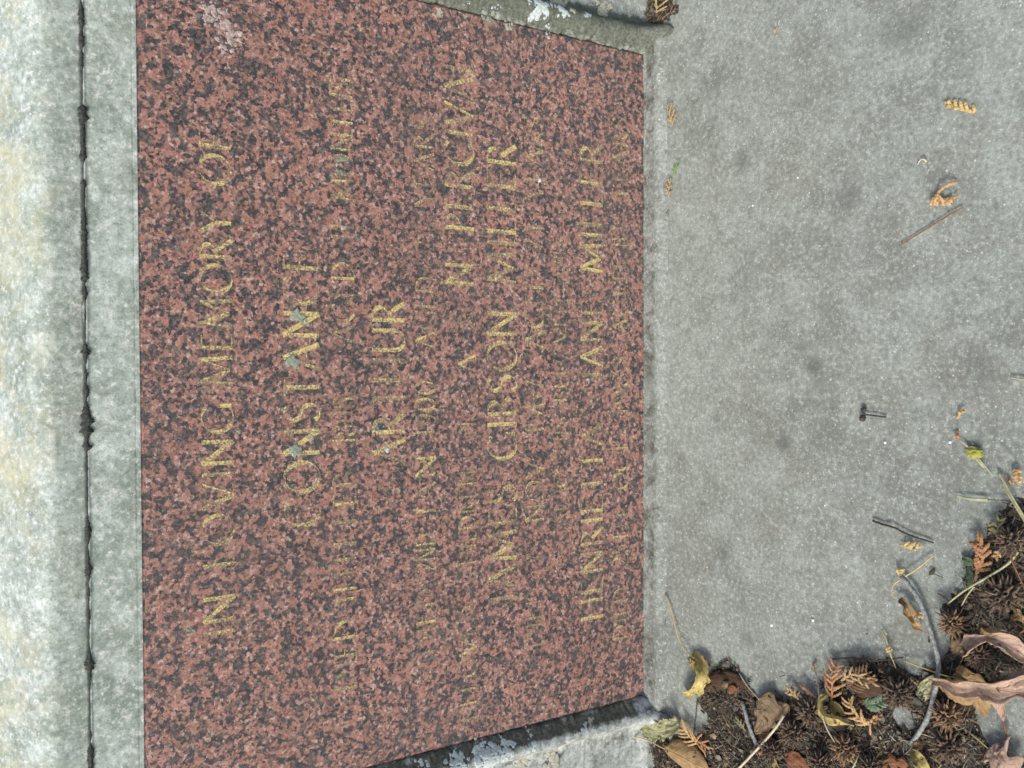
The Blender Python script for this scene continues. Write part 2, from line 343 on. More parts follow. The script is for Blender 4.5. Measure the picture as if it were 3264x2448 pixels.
# dark crust along the joint under the cap: uneven blotches strung on a thin line
def joint_crust():
    pts = [(245, 0), (262, 25), (262, 120), (266, 175), (270, 290), (267, 340), (265, 400), (268, 470), (270, 560), (272, 640), (276, 900), (274, 930), (275, 1010), (277, 1100), (280, 1130), (280, 1270), (281, 1330), (285, 1400), (297, 1430), (292, 1500), (291, 1580), (293, 1700), (296, 1810), (292, 1900), (294, 1950), (290, 2100), (292, 2200), (293, 2300), (294, 2448)]
    hw = [(0, 3), (40, 11), (70, 12), (95, 5), (120, 12), (160, 5), (190, 8), (225, 4), (300, 3), (335, 3), (345, 18), (380, 17), (400, 9), (480, 10), (500, 15), (520, 3), (570, 2), (580, 13), (600, 7), (660, 6), (700, 10), (760, 12), (800, 10), (840, 14), (890, 14), (905, 3), (935, 12), (955, 6), (975, 3), (1010, 5), (1060, 3), (1090, 3), (1120, 16), (1150, 6), (1165, 2), (1190, 8), (1220, 5), (1245, 12), (1262, 8), (1275, 3), (1300, 12), (1340, 22), (1375, 20), (1400, 7), (1425, 16), (1440, 5), (1500, 4), (1590, 4), (1640, 3), (1690, 13), (1720, 8), (1740, 2), (1790, 8), (1815, 14), (1840, 8), (1858, 2), (1890, 7), (1925, 3), (1960, 8), (2000, 3), (2060, 3), (2095, 9), (2120, 20), (2145, 8), (2200, 3), (2320, 3), (2345, 7), (2365, 2), (2390, 12), (2440, 11), (2470, 6)]
    def lin(T, y, c=0):
        for (a, b_) in zip(T, T[1:]):
            ya, yb = (a[1], b_[1]) if c else (a[0], b_[0])
            if ya <= y <= yb:
                t = (y - ya) / (yb - ya); va, vb = (a[0], b_[0]) if c else (a[1], b_[1]); return va + (vb - va) * t
        return T[-1][0] if c else T[-1][1]
    V = []; F = []; N = 700
    for i in range(N + 1):
        y = -40 + 2530 * i / N; cy = min(max(y, 0), 2448)
        cx = lin(pts, cy, 1); h = lin(hw, max(cy, 0)) * 0.95 - 1.8
        h1 = max(0.02, h * (1 + 0.8 * n3(y * 0.06, 1, 0) + 0.9 * n3(y * 0.23, 9, 0))); h2 = max(0.02, h * (1 + 0.8 * n3(y * 0.06, 5, 2) + 0.9 * n3(y * 0.23, 4, 7)))
        xa, za = pp(cx - h1, y); xb, zb = pp(cx + h2, y); xm, zm = pp(cx, y)
        za = ZJ + (za - zm); zb = ZJ + (zb - zm)
        lift = 0.0003 + 0.0002 * n3(i * 0.3, 2, 2)
        V += [(xa, 0.0003, za), (xm, -0.0001 - lift, ZJ), (xb, 0.0005, zb)]
        if i:
            a = 3 * (i - 1); F += [(a, a + 1, a + 4, a + 3), (a + 1, a + 2, a + 5, a + 4)]
    o = mesh_obj('joint_crust', V, F, M_MOSS, mem, smooth=True); solidify(o, 0.0003)
    o['label'] = 'blackish crust growing along the joint under the capping'
joint_crust()

def post(sgn):
    prof = [(0.0, 0.030), (0.0003, 0.003), (0.0015, -0.0010), (0.0045, -0.0028), (0.0075, -0.0050), (0.0100, -0.0072), (0.0130, -0.0090), (0.0165, -0.0095), (0.0200, -0.0082), (0.0230, -0.0045), (0.0252, 0.0), (0.0280, 0.003), (0.034, 0.0045), (0.040, 0.005), (0.050, 0.005), (0.06, 0.005), (0.08, 0.005), (0.10, 0.005), (0.125, 0.005), (0.143, 0.007), (0.147, 0.014), (0.147, 0.035)]
    V = []; F = []; mo = []; k = len(prof); nz = 420; z0, z1 = -0.02, H + 0.0003
    for i in range(nz + 1):
        z = z0 + (z1 - z0) * (i / nz) ** 1.25
        for j, (dx, y) in enumerate(prof):
            a = (0.0013 * n3(dx * 60, z * 45, sgn * 3) + 0.0010 * n3(dx * 200, z * 150, sgn * 7) + 0.0006 * n3(dx * 500, z * 380, sgn * 9)) if j > 2 else 0.0016 * n3(z * 70, sgn * 5, 1) + 0.0016 * n3(z * 240, sgn * 5, 4) - 0.0004
            fl = 0.017 * math.exp(-max(z, 0) / 0.011) * math.exp(-((dx - 0.015) / 0.009) ** 2) + 0.006 * math.exp(-max(z, 0) / 0.008)
            if j in (0, 1) or j >= k - 1: fl = 0
            V.append((sgn * (W2 + dx + (a if j in (1, 2, 3) else 0)), y + a - fl, z))
            if sgn > 0: m = 0.98 * math.exp(-((dx - 0.012) / 0.016) ** 2) + 0.95 * math.exp(-((dx - 0.026) / 0.006) ** 2) + (0.16 if dx > 0.03 else 0)
            else: m = 0.95 * math.exp(-((dx - 0.006) / 0.0075) ** 2) + 0.40 * math.exp(-((dx - 0.028) / 0.006) ** 2) + (0.26 if dx > 0.03 else 0)
            if z < 0.02: m *= 1.0 if sgn > 0 else 0.6
            mo.append(m)
    for i in range(nz):
        for j in range(k - 1):
            a = i * k + j; f = (a, a + 1, a + k + 1, a + k); F.append(f if sgn > 0 else f[::-1])
    o = mesh_obj('side_post', V, F, M_POSTR if sgn > 0 else M_POSTL, mem, smooth=True); fattr(o, 'moss', mo); fattr(o, 'yell', [0.0] * len(V))
    return o
post_r = post(1); post_l = post(-1)
post_r['label'] = 'mossy moulded stone side post with blue grey lichen specks'
post_l['label'] = 'dark stained moulded stone side post with pale lichen patches'

# sill fillet along the foot of the tablet
def sill():
    prof = [(0.004, 0.0060), (-0.001, 0.0052), (-0.006, 0.0044), (-0.012, 0.0040), (-0.0165, 0.0046), (-0.019, 0.0036), (-0.021, 0.0016), (-0.0235, -0.001), (-0.025, -0.006)]
    V = []; F = []; mo = []; k = len(prof); nx = 220
    for i in range(nx + 1):
        x = -W2 - 0.012 + (2 * W2 + 0.024) * i / nx
        for (y, z) in prof:
            a = 0.0007 * n3(x * 40, y * 60, 2) + 0.0005 * n3(x * 150, y * 150, 8)
            V.append((x, y + 0.0012 * n3(x * 14, 0, 3), z + a - 0.002)); mo.append(0.42 if y > -0.015 else 0.22)  # mossy tone plus the soft shade along the sill, both put into colour
    for i in range(nx):
        for j in range(k - 1):
            a = i * k + j; F.append((a, a + 1, a + k + 1, a + k))
    o = mesh_obj('foot_sill', V, F, M_SILL, mem, smooth=True); fattr(o, 'moss', mo); fattr(o, 'yell', [0.0] * len(V))
sill()

# ------------------------------------------------------------------ inscription
def arc(cx, cy, rx, ry, a0, a1, n=14):
    return [(cx + rx * math.cos(R(a0 + (a1 - a0) * t / n)), cy + ry * math.sin(R(a0 + (a1 - a0) * t / n))) for t in range(n + 1)]
def st(x, y0=0, y1=1): return [(x, y1), (x, y0)]
G = {
 'A': (.80, [[(.06, 0), (.40, 1)], [(.38, 1), (.76, 0)], [(.20, .36), (.60, .36)]]),
 'B': (.62, [st(.1), arc(.1, .76, .36, .24, 90, -90), arc(.1, .26, .44, .26, 90, -90)]),
 'C': (.84, [arc(.46, .5, .42, .5, 48, 312, 22)]),
 'D': (.80, [st(.1), arc(.12, .5, .60, .5, 90, -90, 18)]),
 'E': (.58, [st(.1), [(.1, .97), (.5, .97)], [(.1, .53), (.42, .53)], [(.1, .03), (.52, .03)]]),
 'F': (.54, [st(.1), [(.1, .97), (.5, .97)], [(.1, .53), (.42, .53)]]),
 'G': (.88, [arc(.46, .5, .42, .5, 48, 330, 22), st(.80, .05, .42)]),
 'H': (.80, [st(.1), st(.70), [(.1, .53), (.70, .53)]]),
 'I': (.22, [st(.11)]),
 'J': (.36, [[(.24, 1), (.24, .15), (.18, -.02), (.04, -.1)]]),
 'L': (.54, [st(.1), [(.1, .03), (.50, .03)]]),
 'M': (.98, [[(.06, 0), (.14, 1)], [(.14, 1), (.48, .1)], [(.48, .1), (.82, 1)], [(.82, 1), (.90, 0)]]),
 'N': (.84, [[(.1, 0), (.1, 1)], [(.1, 1), (.72, 0)], [(.72, 0), (.72, 1)]]),
 'O': (.94, [arc(.47, .5, .42, .5, 0, 360, 30)]),
 'P': (.58, [st(.1), arc(.1, .74, .40, .26, 90, -90)]),
 'R': (.68, [st(.1), arc(.1, .74, .38, .26, 90, -90), [(.30, .48), (.64, 0)]]),
 'S': (.56, [arc(.28, .76, .20, .24, 35, 250, 12) + arc(.28, .26, .23, .26, 70, -150, 14)]),
 'T': (.68, [st(.34), [(.04, .97), (.64, .97)]]),
 'U': (.80, [[(.1, 1), (.1, .3)] + arc(.40, .3, .30, .3, 180, 360, 14) + [(.70, .3), (.70, 1)]]),
 'V': (.78, [[(.04, 1), (.39, 0)], [(.39, 0), (.74, 1)]]),
 'W': (1.1, [[(.04, 1), (.30, 0)], [(.30, 0), (.54, .95)], [(.54, .95), (.80, 0)], [(.80, 0), (1.05, 1)]]),
 'Y': (.74, [[(.04, 1), (.37, .48)], [(.37, .48), (.70, 1)], st(.37, 0, .48)]),
 '&': (.80, [[(.72, 0), (.2, .7)] + arc(.34, .80, .16, .2, 200, -30, 10) + arc(.34, .25, .28, .25, 80, 330, 14)]),
 '0': (.62, [arc(.31, .5, .25, .5, 0, 360, 24)]),
 '1': (.28, [st(.16)]),
 '2': (.58, [arc(.28, .74, .22, .26, 160, -30, 12) + [(.06, .03)], [(.06, .03), (.54, .03)]]),
 '3': (.54, [arc(.24, .76, .20, .24, 150, -80, 12), arc(.24, .27, .24, .27, 85, -150, 14)]),
 '4': (.62, [[(.44, 1), (.05, .3)], [(.05, .3), (.58, .3)], st(.44)]),
 '5': (.54, [[(.46, .97), (.16, .97)], [(.16, .97), (.13, .55)], arc(.24, .31, .24, .31, 110, -150, 14)]),
 '6': (.60, [arc(.32, .5, .26, .5, 70, 200, 12), arc(.30, .29, .23, .29, 0, 360, 18)]),
 '7': (.56, [[(.05, .97), (.52, .97)], [(.52, .97), (.20, 0)]]),
 '8': (.58, [arc(.29, .76, .20, .24, 0, 360, 18), arc(.29, .27, .24, .27, 0, 360, 20)]),
 '9': (.60, [arc(.30, .71, .23, .29, 0, 360, 18), arc(.28, .5, .26, .5, 20, -110, 12)]),
}
TH, TS, PHI = 0.140, 0.036, R(22)
def inscription(words, xt, xb, wear, spread):
    """words: (text, y of its first letter, y of its last letter) read off the photograph; built in the tablet's own plane"""
    lay = 0
    zt = pp(xt, 1224)[1]; zb = pp(xb, 1224)[1]; h = zt - zb; mid = (xt + xb) / 2
    for (txt, ya, yb) in words:
        xa = pp(mid, ya)[0]; xe = pp(mid, yb)[0]
        nat = sum(G[c][0] + 0.12 for c in txt) - 0.12; sx = (xe - xa) / nat; cx = xa
        for ch in txt:
            gw, strokes = G[ch]; V = []; F = []; WA = []
            lw = wear + random.uniform(-spread, spread)
            for s in strokes:
                lay += 1; y = -0.00016 - 0.000004 * (lay % 40); n = len(s); sw = lw + random.uniform(-0.06, 0.06)
                dense = []
                for (p, q) in zip(s, s[1:]):
                    m = max(1, int(math.hypot(q[0] - p[0], q[1] - p[1]) / 0.14))
                    dense += [(p[0] + (q[0] - p[0]) * t / m, p[1] + (q[1] - p[1]) * t / m) for t in range(m)]
                dense.append(s[-1]); s = dense; n = len(s); base = len(V)
                for i, p in enumerate(s):
                    q0 = s[max(0, i - 1)]; q1 = s[min(n - 1, i + 1)]; dx, dy = q1[0] - q0[0], q1[1] - q0[1]
                    L = math.hypot(dx, dy) or 1; th = math.atan2(dy, dx); wd = (TS + (TH - TS) * abs(math.sin(th - PHI)) ** 2.2) / 2
                    ws = wd * (h / max(sx, 1e-6)) if False else wd
                    ox, oy = -dy / L * ws, dx / L * ws
                    for sg in (1, -1):
                        V.append((cx + (p[0]) * sx + sg * ox * (0.5 * h + 0.5 * sx), y, zb + (p[1] + sg * oy) * h))
                    WA += [sw + (wd - 0.05) * 2.4 + 0.10 * n3(p[0] * 3 + lay, p[1] * 3, 5)] * 2
                for i in range(n - 1):
                    a = base + 2 * i; F.append((a, a + 1, a + 3, a + 2))
            o = mesh_obj('gilt_letter', V, F, M_GOLD, tablet); fattr(o, 'wear', WA); fattr(o, 'side', [1.0, -1.0] * (len(V) // 2))
            cx += (gw + 0.12) * sx
inscription([('IN', 2030, 1893), ('LOVING', 1812, 1285), ('MEMORY', 1230, 672), ('OF', 592, 420)], 640, 742, 0.500, 0.05)
inscription([('CONSTANCE', 1680, 800)], 903, 1017, 0.495, 0.05)
inscription([('DIED', 2204, 1975), ('11TH', 1925, 1725), ('FEB', 1672, 1500), ('1898', 1414, 1268), ('AGED', 1096, 834), ('11', 768, 715), ('MONTHS', 640, 250)], 1058, 1131, 0.440, 0.06)
inscription([('ARTHUR', 1482, 960)], 1186, 1290, 0.455, 0.06)
inscription([('DIED', 2090, 1875), ('2ND', 1825, 1700), ('JAN', 1650, 1450), ('1900', 1390, 1215), ('AGED', 1112, 882), ('2', 800, 770), ('YEARS', 662, 374)], 1323, 1386, 0.415, 0.06)
inscription([('BELOVED', 2300, 1930), ('CHILDREN', 1857, 1500), ('OF', 1395, 1335), ('A', 1190, 1130), ('&', 1042, 990)], 1460, 1516, 0.405, 0.06)
inscription([('N', 912, 835), ('PERCIVAL', 736, 178)], 1420, 1512, 0.465, 0.06)
inscription([('JAMES', 1932, 1548), ('GIBSON', 1466, 988), ('MILLER', 906, 455)], 1553, 1646, 0.485, 0.05)
inscription([('DIED', 2064, 1873), ('2', 1800, 1770), ('NOV', 1665, 1470), ('1967', 1380, 1210), ('AGED', 1112, 866), ('74', 800, 715), ('YEARS', 642, 370)], 1673, 1733, 0.385, 0.06)
inscription([('ALSO', 1682, 1500), ('HIS', 1444, 1330), ('BELOVED', 1282, 952), ('WIFE', 880, 758)], 1764, 1806, 0.400, 0.05)
inscription([('HENRIETTA', 1978, 1352), ('JANE', 1215, 956), ('MILLER', 870, 455)], 1850, 1921, 0.485, 0.05)
inscription([('DIED', 2040, 1873), ('25TH', 1808, 1637), ('OCT', 1560, 1410), ('1983', 1324, 1135), ('AGED', 1068, 843), ('82', 786, 725), ('YEARS', 640, 374)], 1952, 2001, 0.415, 0.05)

# lichen rosettes: crinkled lobed crusts
def lichen(name, c, r, mat, parent, y0, spots, seed, asp=1.0):
    rnd = random.Random(seed); V = []; F = []
    for _ in range(spots if spots == 1 else int(spots * 3.2)):
        if spots == 1: ox = oz = 0; rr = r
        else: ox = rnd.gauss(0, r * 0.55) * asp; oz = rnd.gauss(0, r * 0.55); rr = (0.22 if name == 'lime_scale' else 0.34) * r * rnd.random() ** 1.6 + r * 0.05
        n = 22; base = len(V); ph = rnd.uniform(0, 9)
        V.append((c[0] + ox, y0(c[0] + ox) - 0.0005, c[1] + oz))
        for ringi, (fr, hh) in enumerate(((0.5, 0.0006), (0.85, 0.0005), (1.0, 0.0001))):
            for k in range(n):
                t = 2 * math.pi * k / n
                q = rr * fr * (1 + (0.8 * n3(math.cos(t) * 1.6 + ph * 3, math.sin(t) * 1.6, ph) + 0.12 * math.sin(11 * t + 2 * ph) + rnd.uniform(-.14, .14)) * fr)
                x = c[0] + ox + q * math.cos(t)
                V.append((x, y0(x) - hh * min(1, rr / 0.004) - rnd.uniform(0, 0.00018), c[1] + oz + q * math.sin(t)))
        for k in range(n):
            k2 = (k + 1) % n; F.append((base, base + 1 + k, base + 1 + k2))
            for q in (0, 1): F.append((base + 1 + q * n + k, base + 1 + (q + 1) * n + k, base + 1 + (q + 1) * n + k2, base + 1 + q * n + k2))
    return mesh_obj(name, V, F, mat, parent, smooth=True)
fl0 = lambda x: -0.0001
for i, (px, py, r, m, s) in enumerate([(948, 1008, 24, M_LICHG, 1), (980, 1030, 16, M_LICHG, 3), (932, 1152, 24, M_LICHG, 1), (940, 1437, 26, M_LICHG, 1), (985, 1390, 18, M_LICHG, 4), (905, 1480, 9, M_LICHG, 2), (1235, 1432, 10, M_LICH, 1), (1205, 1370, 18, M_LICHG, 4), (1225, 1385, 10, M_LICHC, 2), (1087, 552, 18, M_LICHG, 4), (1092, 727, 8, M_LICHC, 1), (1092, 510, 20, M_LICHG, 5), (1203, 1030, 16, M_LICHG, 4), (1330, 1340, 14, M_LICHG, 3), (650, 1245, 12, M_LICHG, 3), (1874, 1210, 6, M_LICH, 1), (610, 2015, 14, M_LICHG, 4), (760, 1375, 7, M_LICHG, 1)]):
    x, z = pp(px, py); lichen('lichen_rosette', (x, z), r * 0.00021, m, tablet, fl0, s, 100 + i)
# pale lime scale near the upper corner
x, z = pp(690, 60); 
for i, (px, py, r) in enumerate([(672, 20, 34), (690, 55, 40), (715, 95, 44), (745, 135, 36)]):
    x, z = pp(px, py); lichen('lime_scale', (x, z), r * 0.00021, M_DIRT, tablet, fl0, 9, 300 + i)
x, z = pp(1720, 575); lichen('lime_scale', (x, z), 0.0017, M_CHIP, tablet, fl0, 1, 320)

# lichen on the side posts: sits on the moulding's surface
PR = [(0.0, 0.003), (0.0015, -0.0010), (0.0045, -0.0028), (0.0075, -0.0050), (0.0100, -0.0072), (0.0130, -0.0090), (0.0165, -0.0095), (0.0200, -0.0082), (0.0230, -0.0045), (0.0252, 0.0), (0.0280, 0.003), (0.034, 0.0045), (0.2, 0.005)]
def py_of(x):
    d = abs(x) - W2
    if d <= 0: return 0.0
    for (a, b_) in zip(PR, PR[1:]):
        if a[0] <= d <= b_[0]: return a[1] + (b_[1] - a[1]) * (d - a[0]) / (b_[0] - a[0]) - 0.0003
    return 0.005
def on_post(px, py):
    y = 0.0
    for _ in range(4):
        x, z = pp(px, py, y); y = py_of(x)
    return x, z
for i, (px, py, r, m, s, par) in enumerate([
    (1725, 22, 30, M_LICH, 14, post_r), (1795, 38, 20, M_LICH, 10, post_r), (1755, 10, 14, M_LICH, 6, post_r), (1874, 48, 15, M_LICH, 7, post_r), (1745, 98, 15, M_LICH, 5, post_r), (1580, 30, 12, M_LICH, 5, post_r), (1485, 10, 10, M_LICH, 4, post_r),
    (1400, 36, 14, M_LICHC, 6, post_r), (1480, 50, 9, M_LICHC, 4, post_r), (1625, 80, 16, M_LICHC, 7, post_r), (1690, 52, 9, M_LICHC, 3, post_r), (1870, 115, 7, M_LICHC, 3, post_r), (2000, 113, 8, M_LICHC, 3, post_r), (1780, 8, 30, M_LICHC, 12, post_r), (1920, 20, 30, M_LICHC, 10, post_r), (1560, 62, 20, M_LICHG, 9, post_r),
    (1560, 2420, 42, M_LICH, 26, post_l), (1610, 2395, 26, M_LICH, 14, post_l), (1470, 2440, 30, M_LICH, 14, post_l), (1345, 2430, 16, M_LICH, 7, post_l), (1690, 2385, 22, M_LICH, 12, post_l), (1865, 2320, 14, M_LICH, 6, post_l), (1895, 2322, 9, M_LICH, 4, post_l), (1840, 2340, 10, M_LICH, 4, post_l),
    (1880, 2288, 14, M_LICHC, 9, post_l), (1745, 2318, 10, M_LICHC, 6, post_l), (1680, 2322, 10, M_LICHC, 5, post_l), (1760, 2420, 34, M_LICHC, 14, post_l), (1660, 2440, 30, M_LICHC, 12, post_l)]):
    x, z = on_post(px, py); lichen('lichen_patch', (x, z), r * 0.00027, m, par, py_of, s, 500 + i)

# ------------------------------------------------------------------ litter pieces
def tube(path, rad, seg=6, flat=1.0, V=None, F=None):
    V = [] if V is None else V; F = [] if F is None else F; base = len(V); n = len(path)
    for i, p in enumerate(path):
        p = Vector(p); t = (Vector(path[min(n - 1, i + 1)]) - Vector(path[max(0, i - 1)]))
        t = t.normalized() if t.length > 1e-9 else Vector((1, 0, 0))
        s = t.cross(Vector((0, 0, 1)));
        s = s.normalized() if s.length > 1e-6 else Vector((1, 0, 0)); u = s.cross(t)
        r = rad[i] if isinstance(rad, (list, tuple)) else rad
        for k in range(seg):
            a = 2 * math.pi * k / seg; V.append(p + s * (r * math.cos(a)) + u * (r * flat * math.sin(a)))
    for i in range(n - 1):
        for k in range(seg):
            k2 = (k + 1) % seg; a = base + i * seg
            F.append((a + k, a + k2, a + seg + k2, a + seg + k))
    F.append(tuple(base + k for k in range(seg - 1, -1, -1))); F.append(tuple(base + (n - 1) * seg + k for k in range(seg)))
    return V, F
def spline(P, n):
    P = [Vector(p) for p in P]; Q = [P[0] * 2 - P[1]] + P + [P[-1] * 2 - P[-2]]; out = []; m = len(P) - 1
    for i in range(n + 1):
        t = i / n * m; k = min(int(t), m - 1); f = t - k; a, b_, c, d = Q[k:k + 4]
        out.append(0.5 * ((2 * b_) + (c - a) * f + (2 * a - 5 * b_ + 4 * c - d) * f * f + (3 * b_ - a - 3 * c + d) * f ** 3))
    return out
def gpath(pix, n=20):                    # pix: (px, py, height in mm)
    return spline([gp(p[0], p[1], p[2] * 0.001) for p in pix], n)

def stalk(name, pix, r0, r1, mat, label, cat, group=None, seg=6, wob=0.0, n=24, flat=1.0):
    P = gpath(pix, n)
    if wob: P = [p + Vector((n3(i * .5, 1, r0 * 900) * wob, n3(i * .5, 7, r0 * 900) * wob, 0)) for i, p in enumerate(P)]
    rad = [r0 + (r1 - r0) * i / n for i in range(n + 1)]
    if wob: rad = [q * (1 + 0.25 * n3(i * 0.9, 3, 3)) for i, q in enumerate(rad)]
    V, F = tube(P, rad, seg, flat); o = mesh_obj(name, V, F, mat, loc=P[0], smooth=True); tag(o, label, cat, group); return o

def blade_mesh(name, pix, width, prof, mat, parent, loc, curl=0.6, twist=0.0, teeth=0, teeth_amp=0.12, n=30, m=8, fold=0.0, seed=1, rag=0.0, roll=0.0):
    """leaf blade along a path; width in m at the widest; prof(u) 0..1; curl bends it across, fold creases it at the midrib"""
    P = gpath(pix, n); V = []; F = []; UV = []; rnd = random.Random(seed)
    for i, p in enumerate(P):
        u = i / n; t = P[min(n, i + 1)] - P[max(0, i - 1)]
        t = t.normalized() if t.length > 1e-9 else Vector((1, 0, 0)); s = t.cross(Vector((0, 0, 1))); s.normalize(); up = s.cross(t)
        tw = R(roll + twist * u); s2 = s * math.cos(tw) + up * math.sin(tw); u2 = up * math.cos(tw) - s * math.sin(tw)
        for j in range(-m, m + 1):
            v = j / m; wd = width * prof(u)
            if teeth and abs(j) == m: wd *= 1 + teeth_amp * (1 - 2 * ((u * teeth) % 1.0))
            if rag and abs(j) >= m - 2: wd *= 1 - rag * max(0, n3(u * 9, j * 0.2 + seed, seed * 3.1)) * 1.6
            a = v * curl
            q = wd * math.sin(a) / curl if abs(curl) > 1e-4 else wd * v
            hh = wd * (1 - math.cos(a)) / curl if abs(curl) > 1e-4 else 0.0
            hh += fold * abs(v) * wd
            nz = 0.0014 * n3(u * 6 + seed, v * 3, seed) + 0.0009 * n3(u * 14, v * 8 + seed, 2) + 0.0005 * n3(u * 33, v * 15, seed)
            V.append(p + s2 * q + u2 * (hh + nz)); UV.append((u, v * 0.5 + 0.5))
    k = 2 * m + 1
    for i in range(n):
        for j in range(k - 1):
            a = i * k + j; F.append((a, a + 1, a + k + 1, a + k))
    V = [(v.x, v.y, max(v.z, 0.0004)) for v in V]
    o = mesh_obj(name, [(v[0] - loc[0], v[1] - loc[1], v[2] - loc[2]) for v in V], F, mat, parent, smooth=True)
    uvl = o.data.uv_layers.new(name='UVMap')
    for l in o.data.loops: uvl.data[l.index].uv = UV[l.vertex_index]
    solidify(o, 0.00035); return o
def ovate(u): return max(0.03, (math.sin(math.pi * min(1, u ** 0.75)) ** 0.8)) if 0 < u < 1 else 0.03
def lance(u): return max(0.04, math.sin(math.pi * u) ** 0.7) if 0 < u < 1 else 0.04
def lobed(u):
    base = math.sin(math.pi * u ** 0.8) ** 0.6 if 0 < u < 1 else 0.0
    return max(0.04, base * (0.72 + 0.34 * math.sin(u * 17 + 0.6)))
def trunc(u): return 0.72 + 0.28 * math.sin(math.pi * u)
def leaf(label, blades, stem=None, group='fallen leaves on the slab', name='fallen_leaf'):
    loc = gp(blades[0]['pix'][0][0], blades[0]['pix'][0][1], 0)
    e = empty(name, loc); tag(e, label, 'leaf', group)
    for bl in blades: blade_mesh('blade', parent=e, loc=loc, **bl)
    if stem:
        P = gpath(stem[0], 18); V, F = tube(P, [stem[1] * (1.25 - 0.4 * i / 18) for i in range(19)], 6)
        mesh_obj('stem', [v - loc for v in V], F, stem[2], e, smooth=True)
    return e

leaf('curled yellow crescent leaf with long thin stem on the bare stone near the tablet corner',
     [dict(pix=[(2203, 2091, 3), (2232, 2115, 9), (2238, 2160, 15), (2220, 2195, 13), (2182, 2214, 4)], width=0.0078, prof=trunc, mat=LM['yellow'], curl=1.1, roll=55, twist=-15, teeth=14, teeth_amp=0.10, rag=0.8, seed=3),
      dict(pix=[(2205, 2092, 2), (2212, 2118, 3), (2202, 2132, 2)], width=0.006, prof=lance, mat=LM['yellow'], curl=0.4, rag=0.6, n=14, m=5, seed=9)],
     ([(2121, 1893, 1), (2140, 1945, 3), (2162, 2030, 5), (2190, 2078, 6), (2226, 2108, 9)], 0.00055, M_STRAW))
leaf('pale greenish yellow leaf with dark rotted spots in the corner by the dark post',
     [dict(pix=[(2035, 2312, 4), (2075, 2328, 9), (2120, 2325, 10), (2162, 2300, 5)], width=0.0098, prof=trunc, mat=LM['pale'], curl=0.5, teeth=7, teeth_amp=0.18, rag=0.9, roll=12, seed=5)])
leaf('ochre brown leaf with a pale stem arching over the post foot',
     [dict(pix=[(2118, 2388, 6), (2165, 2410, 11), (2215, 2440, 12), (2270, 2490, 5)], width=0.016, prof=ovate, mat=LM['ochre'], curl=-0.9, teeth=16, teeth_amp=0.06, seed=8)],
     ([(1942, 2357, 12), (1990, 2350, 13), (2050, 2355, 10), (2120, 2388, 6)], 0.0006, M_STRAW))
leaf('flat tan triangular leaf with torn edge at the margin of the litter',
     [dict(pix=[(2418, 2225, 8), (2440, 2262, 10), (2432, 2300, 9), (2405, 2338, 4)], width=0.0185, prof=lambda u: max(0.03, (1 - u) ** 0.6 * min(1, u * 6 + 0.15)), mat=LM['tan'], curl=-0.5, fold=0.12, rag=0.5, seed=11),
      dict(pix=[(2425, 2262, 10), (2470, 2268, 9), (2512, 2245, 8)], width=0.008, prof=lance, mat=LM['tan'], curl=-0.7, rag=0.4, seed=12, n=16, m=5)],
     ([(2355, 2145, 1), (2385, 2190, 5), (2420, 2230, 8)], 0.00055, M_PALE))
leaf('dark brown rotted leaf flat among the mould beside the yellow crescent leaf',
     [dict(pix=[(2240, 2195, 4), (2290, 2170, 7), (2350, 2178, 5), (2365, 2205, 3)], width=0.009, prof=ovate, mat=LM['brown'], curl=-0.6, rag=0.6, seed=14)])
leaf('tiny rust coloured leaf scrap in the mould', [dict(pix=[(2318, 2206, 6), (2335, 2196, 8), (2350, 2205, 6)], width=0.0038, prof=ovate, mat=LM['rust'], curl=-0.6, seed=15, n=12, m=4)])
leaf('small grey oval leaf scrap on the dark brown rotted leaf', [dict(pix=[(2302, 2192, 8), (2312, 2180, 10), (2318, 2170, 8)], width=0.0028, prof=ovate, mat=LM['tan'], curl=-0.4, seed=16, n=12, m=4)])
leaf('red brown leaf scrap under the pale straw stalk', [dict(pix=[(2420, 2345, 5), (2445, 2356, 8), (2462, 2372, 5)], width=0.006, prof=ovate, mat=LM['rust'], curl=-0.5, seed=17, rag=.5)])
leaf('curled golden yellow leaf rolled beside the orange cedar fronds',
     [dict(pix=[(2640, 2212, 7), (2622, 2240, 13), (2635, 2275, 15), (2675, 2290, 13), (2722, 2312, 7)], width=0.009, prof=lance, mat=LM['yellow'], curl=1.2, roll=-45, seed=18),
      dict(pix=[(2645, 2250, 5), (2670, 2262, 8), (2690, 2285, 6)], width=0.006, prof=ovate, mat=LM['yellow'], curl=.5, seed=19, n=14, m=5)])
leaf('dark chestnut leaf tilted behind the orange cedar frond',
     [dict(pix=[(2725, 2210, 6), (2765, 2185, 12), (2790, 2150, 10)], width=0.0125, prof=ovate, mat=LM['brown'], curl=-0.6, seed=20)])
leaf('brown grey leaf flat under the rolled golden leaf', [dict(pix=[(2640, 2300, 3), (2675, 2312, 5), (2705, 2300, 3)], width=0.0055, prof=ovate, mat=LM['tan'], curl=-0.4, seed=21)])
leaf('narrow folded tan leaf lying along the grey stick',
     [dict(pix=[(2868, 1910, 4), (2895, 1940, 9), (2912, 1985, 8), (2940, 2012, 4)], width=0.0062, prof=lobed, mat=LM['ochre'], curl=1.3, roll=25, rag=.4, seed=22)],
     ([(2884, 1838, 2), (2848, 1865, 4), (2845, 1895, 5), (2868, 1915, 4)], 0.0004, M_STRAW))
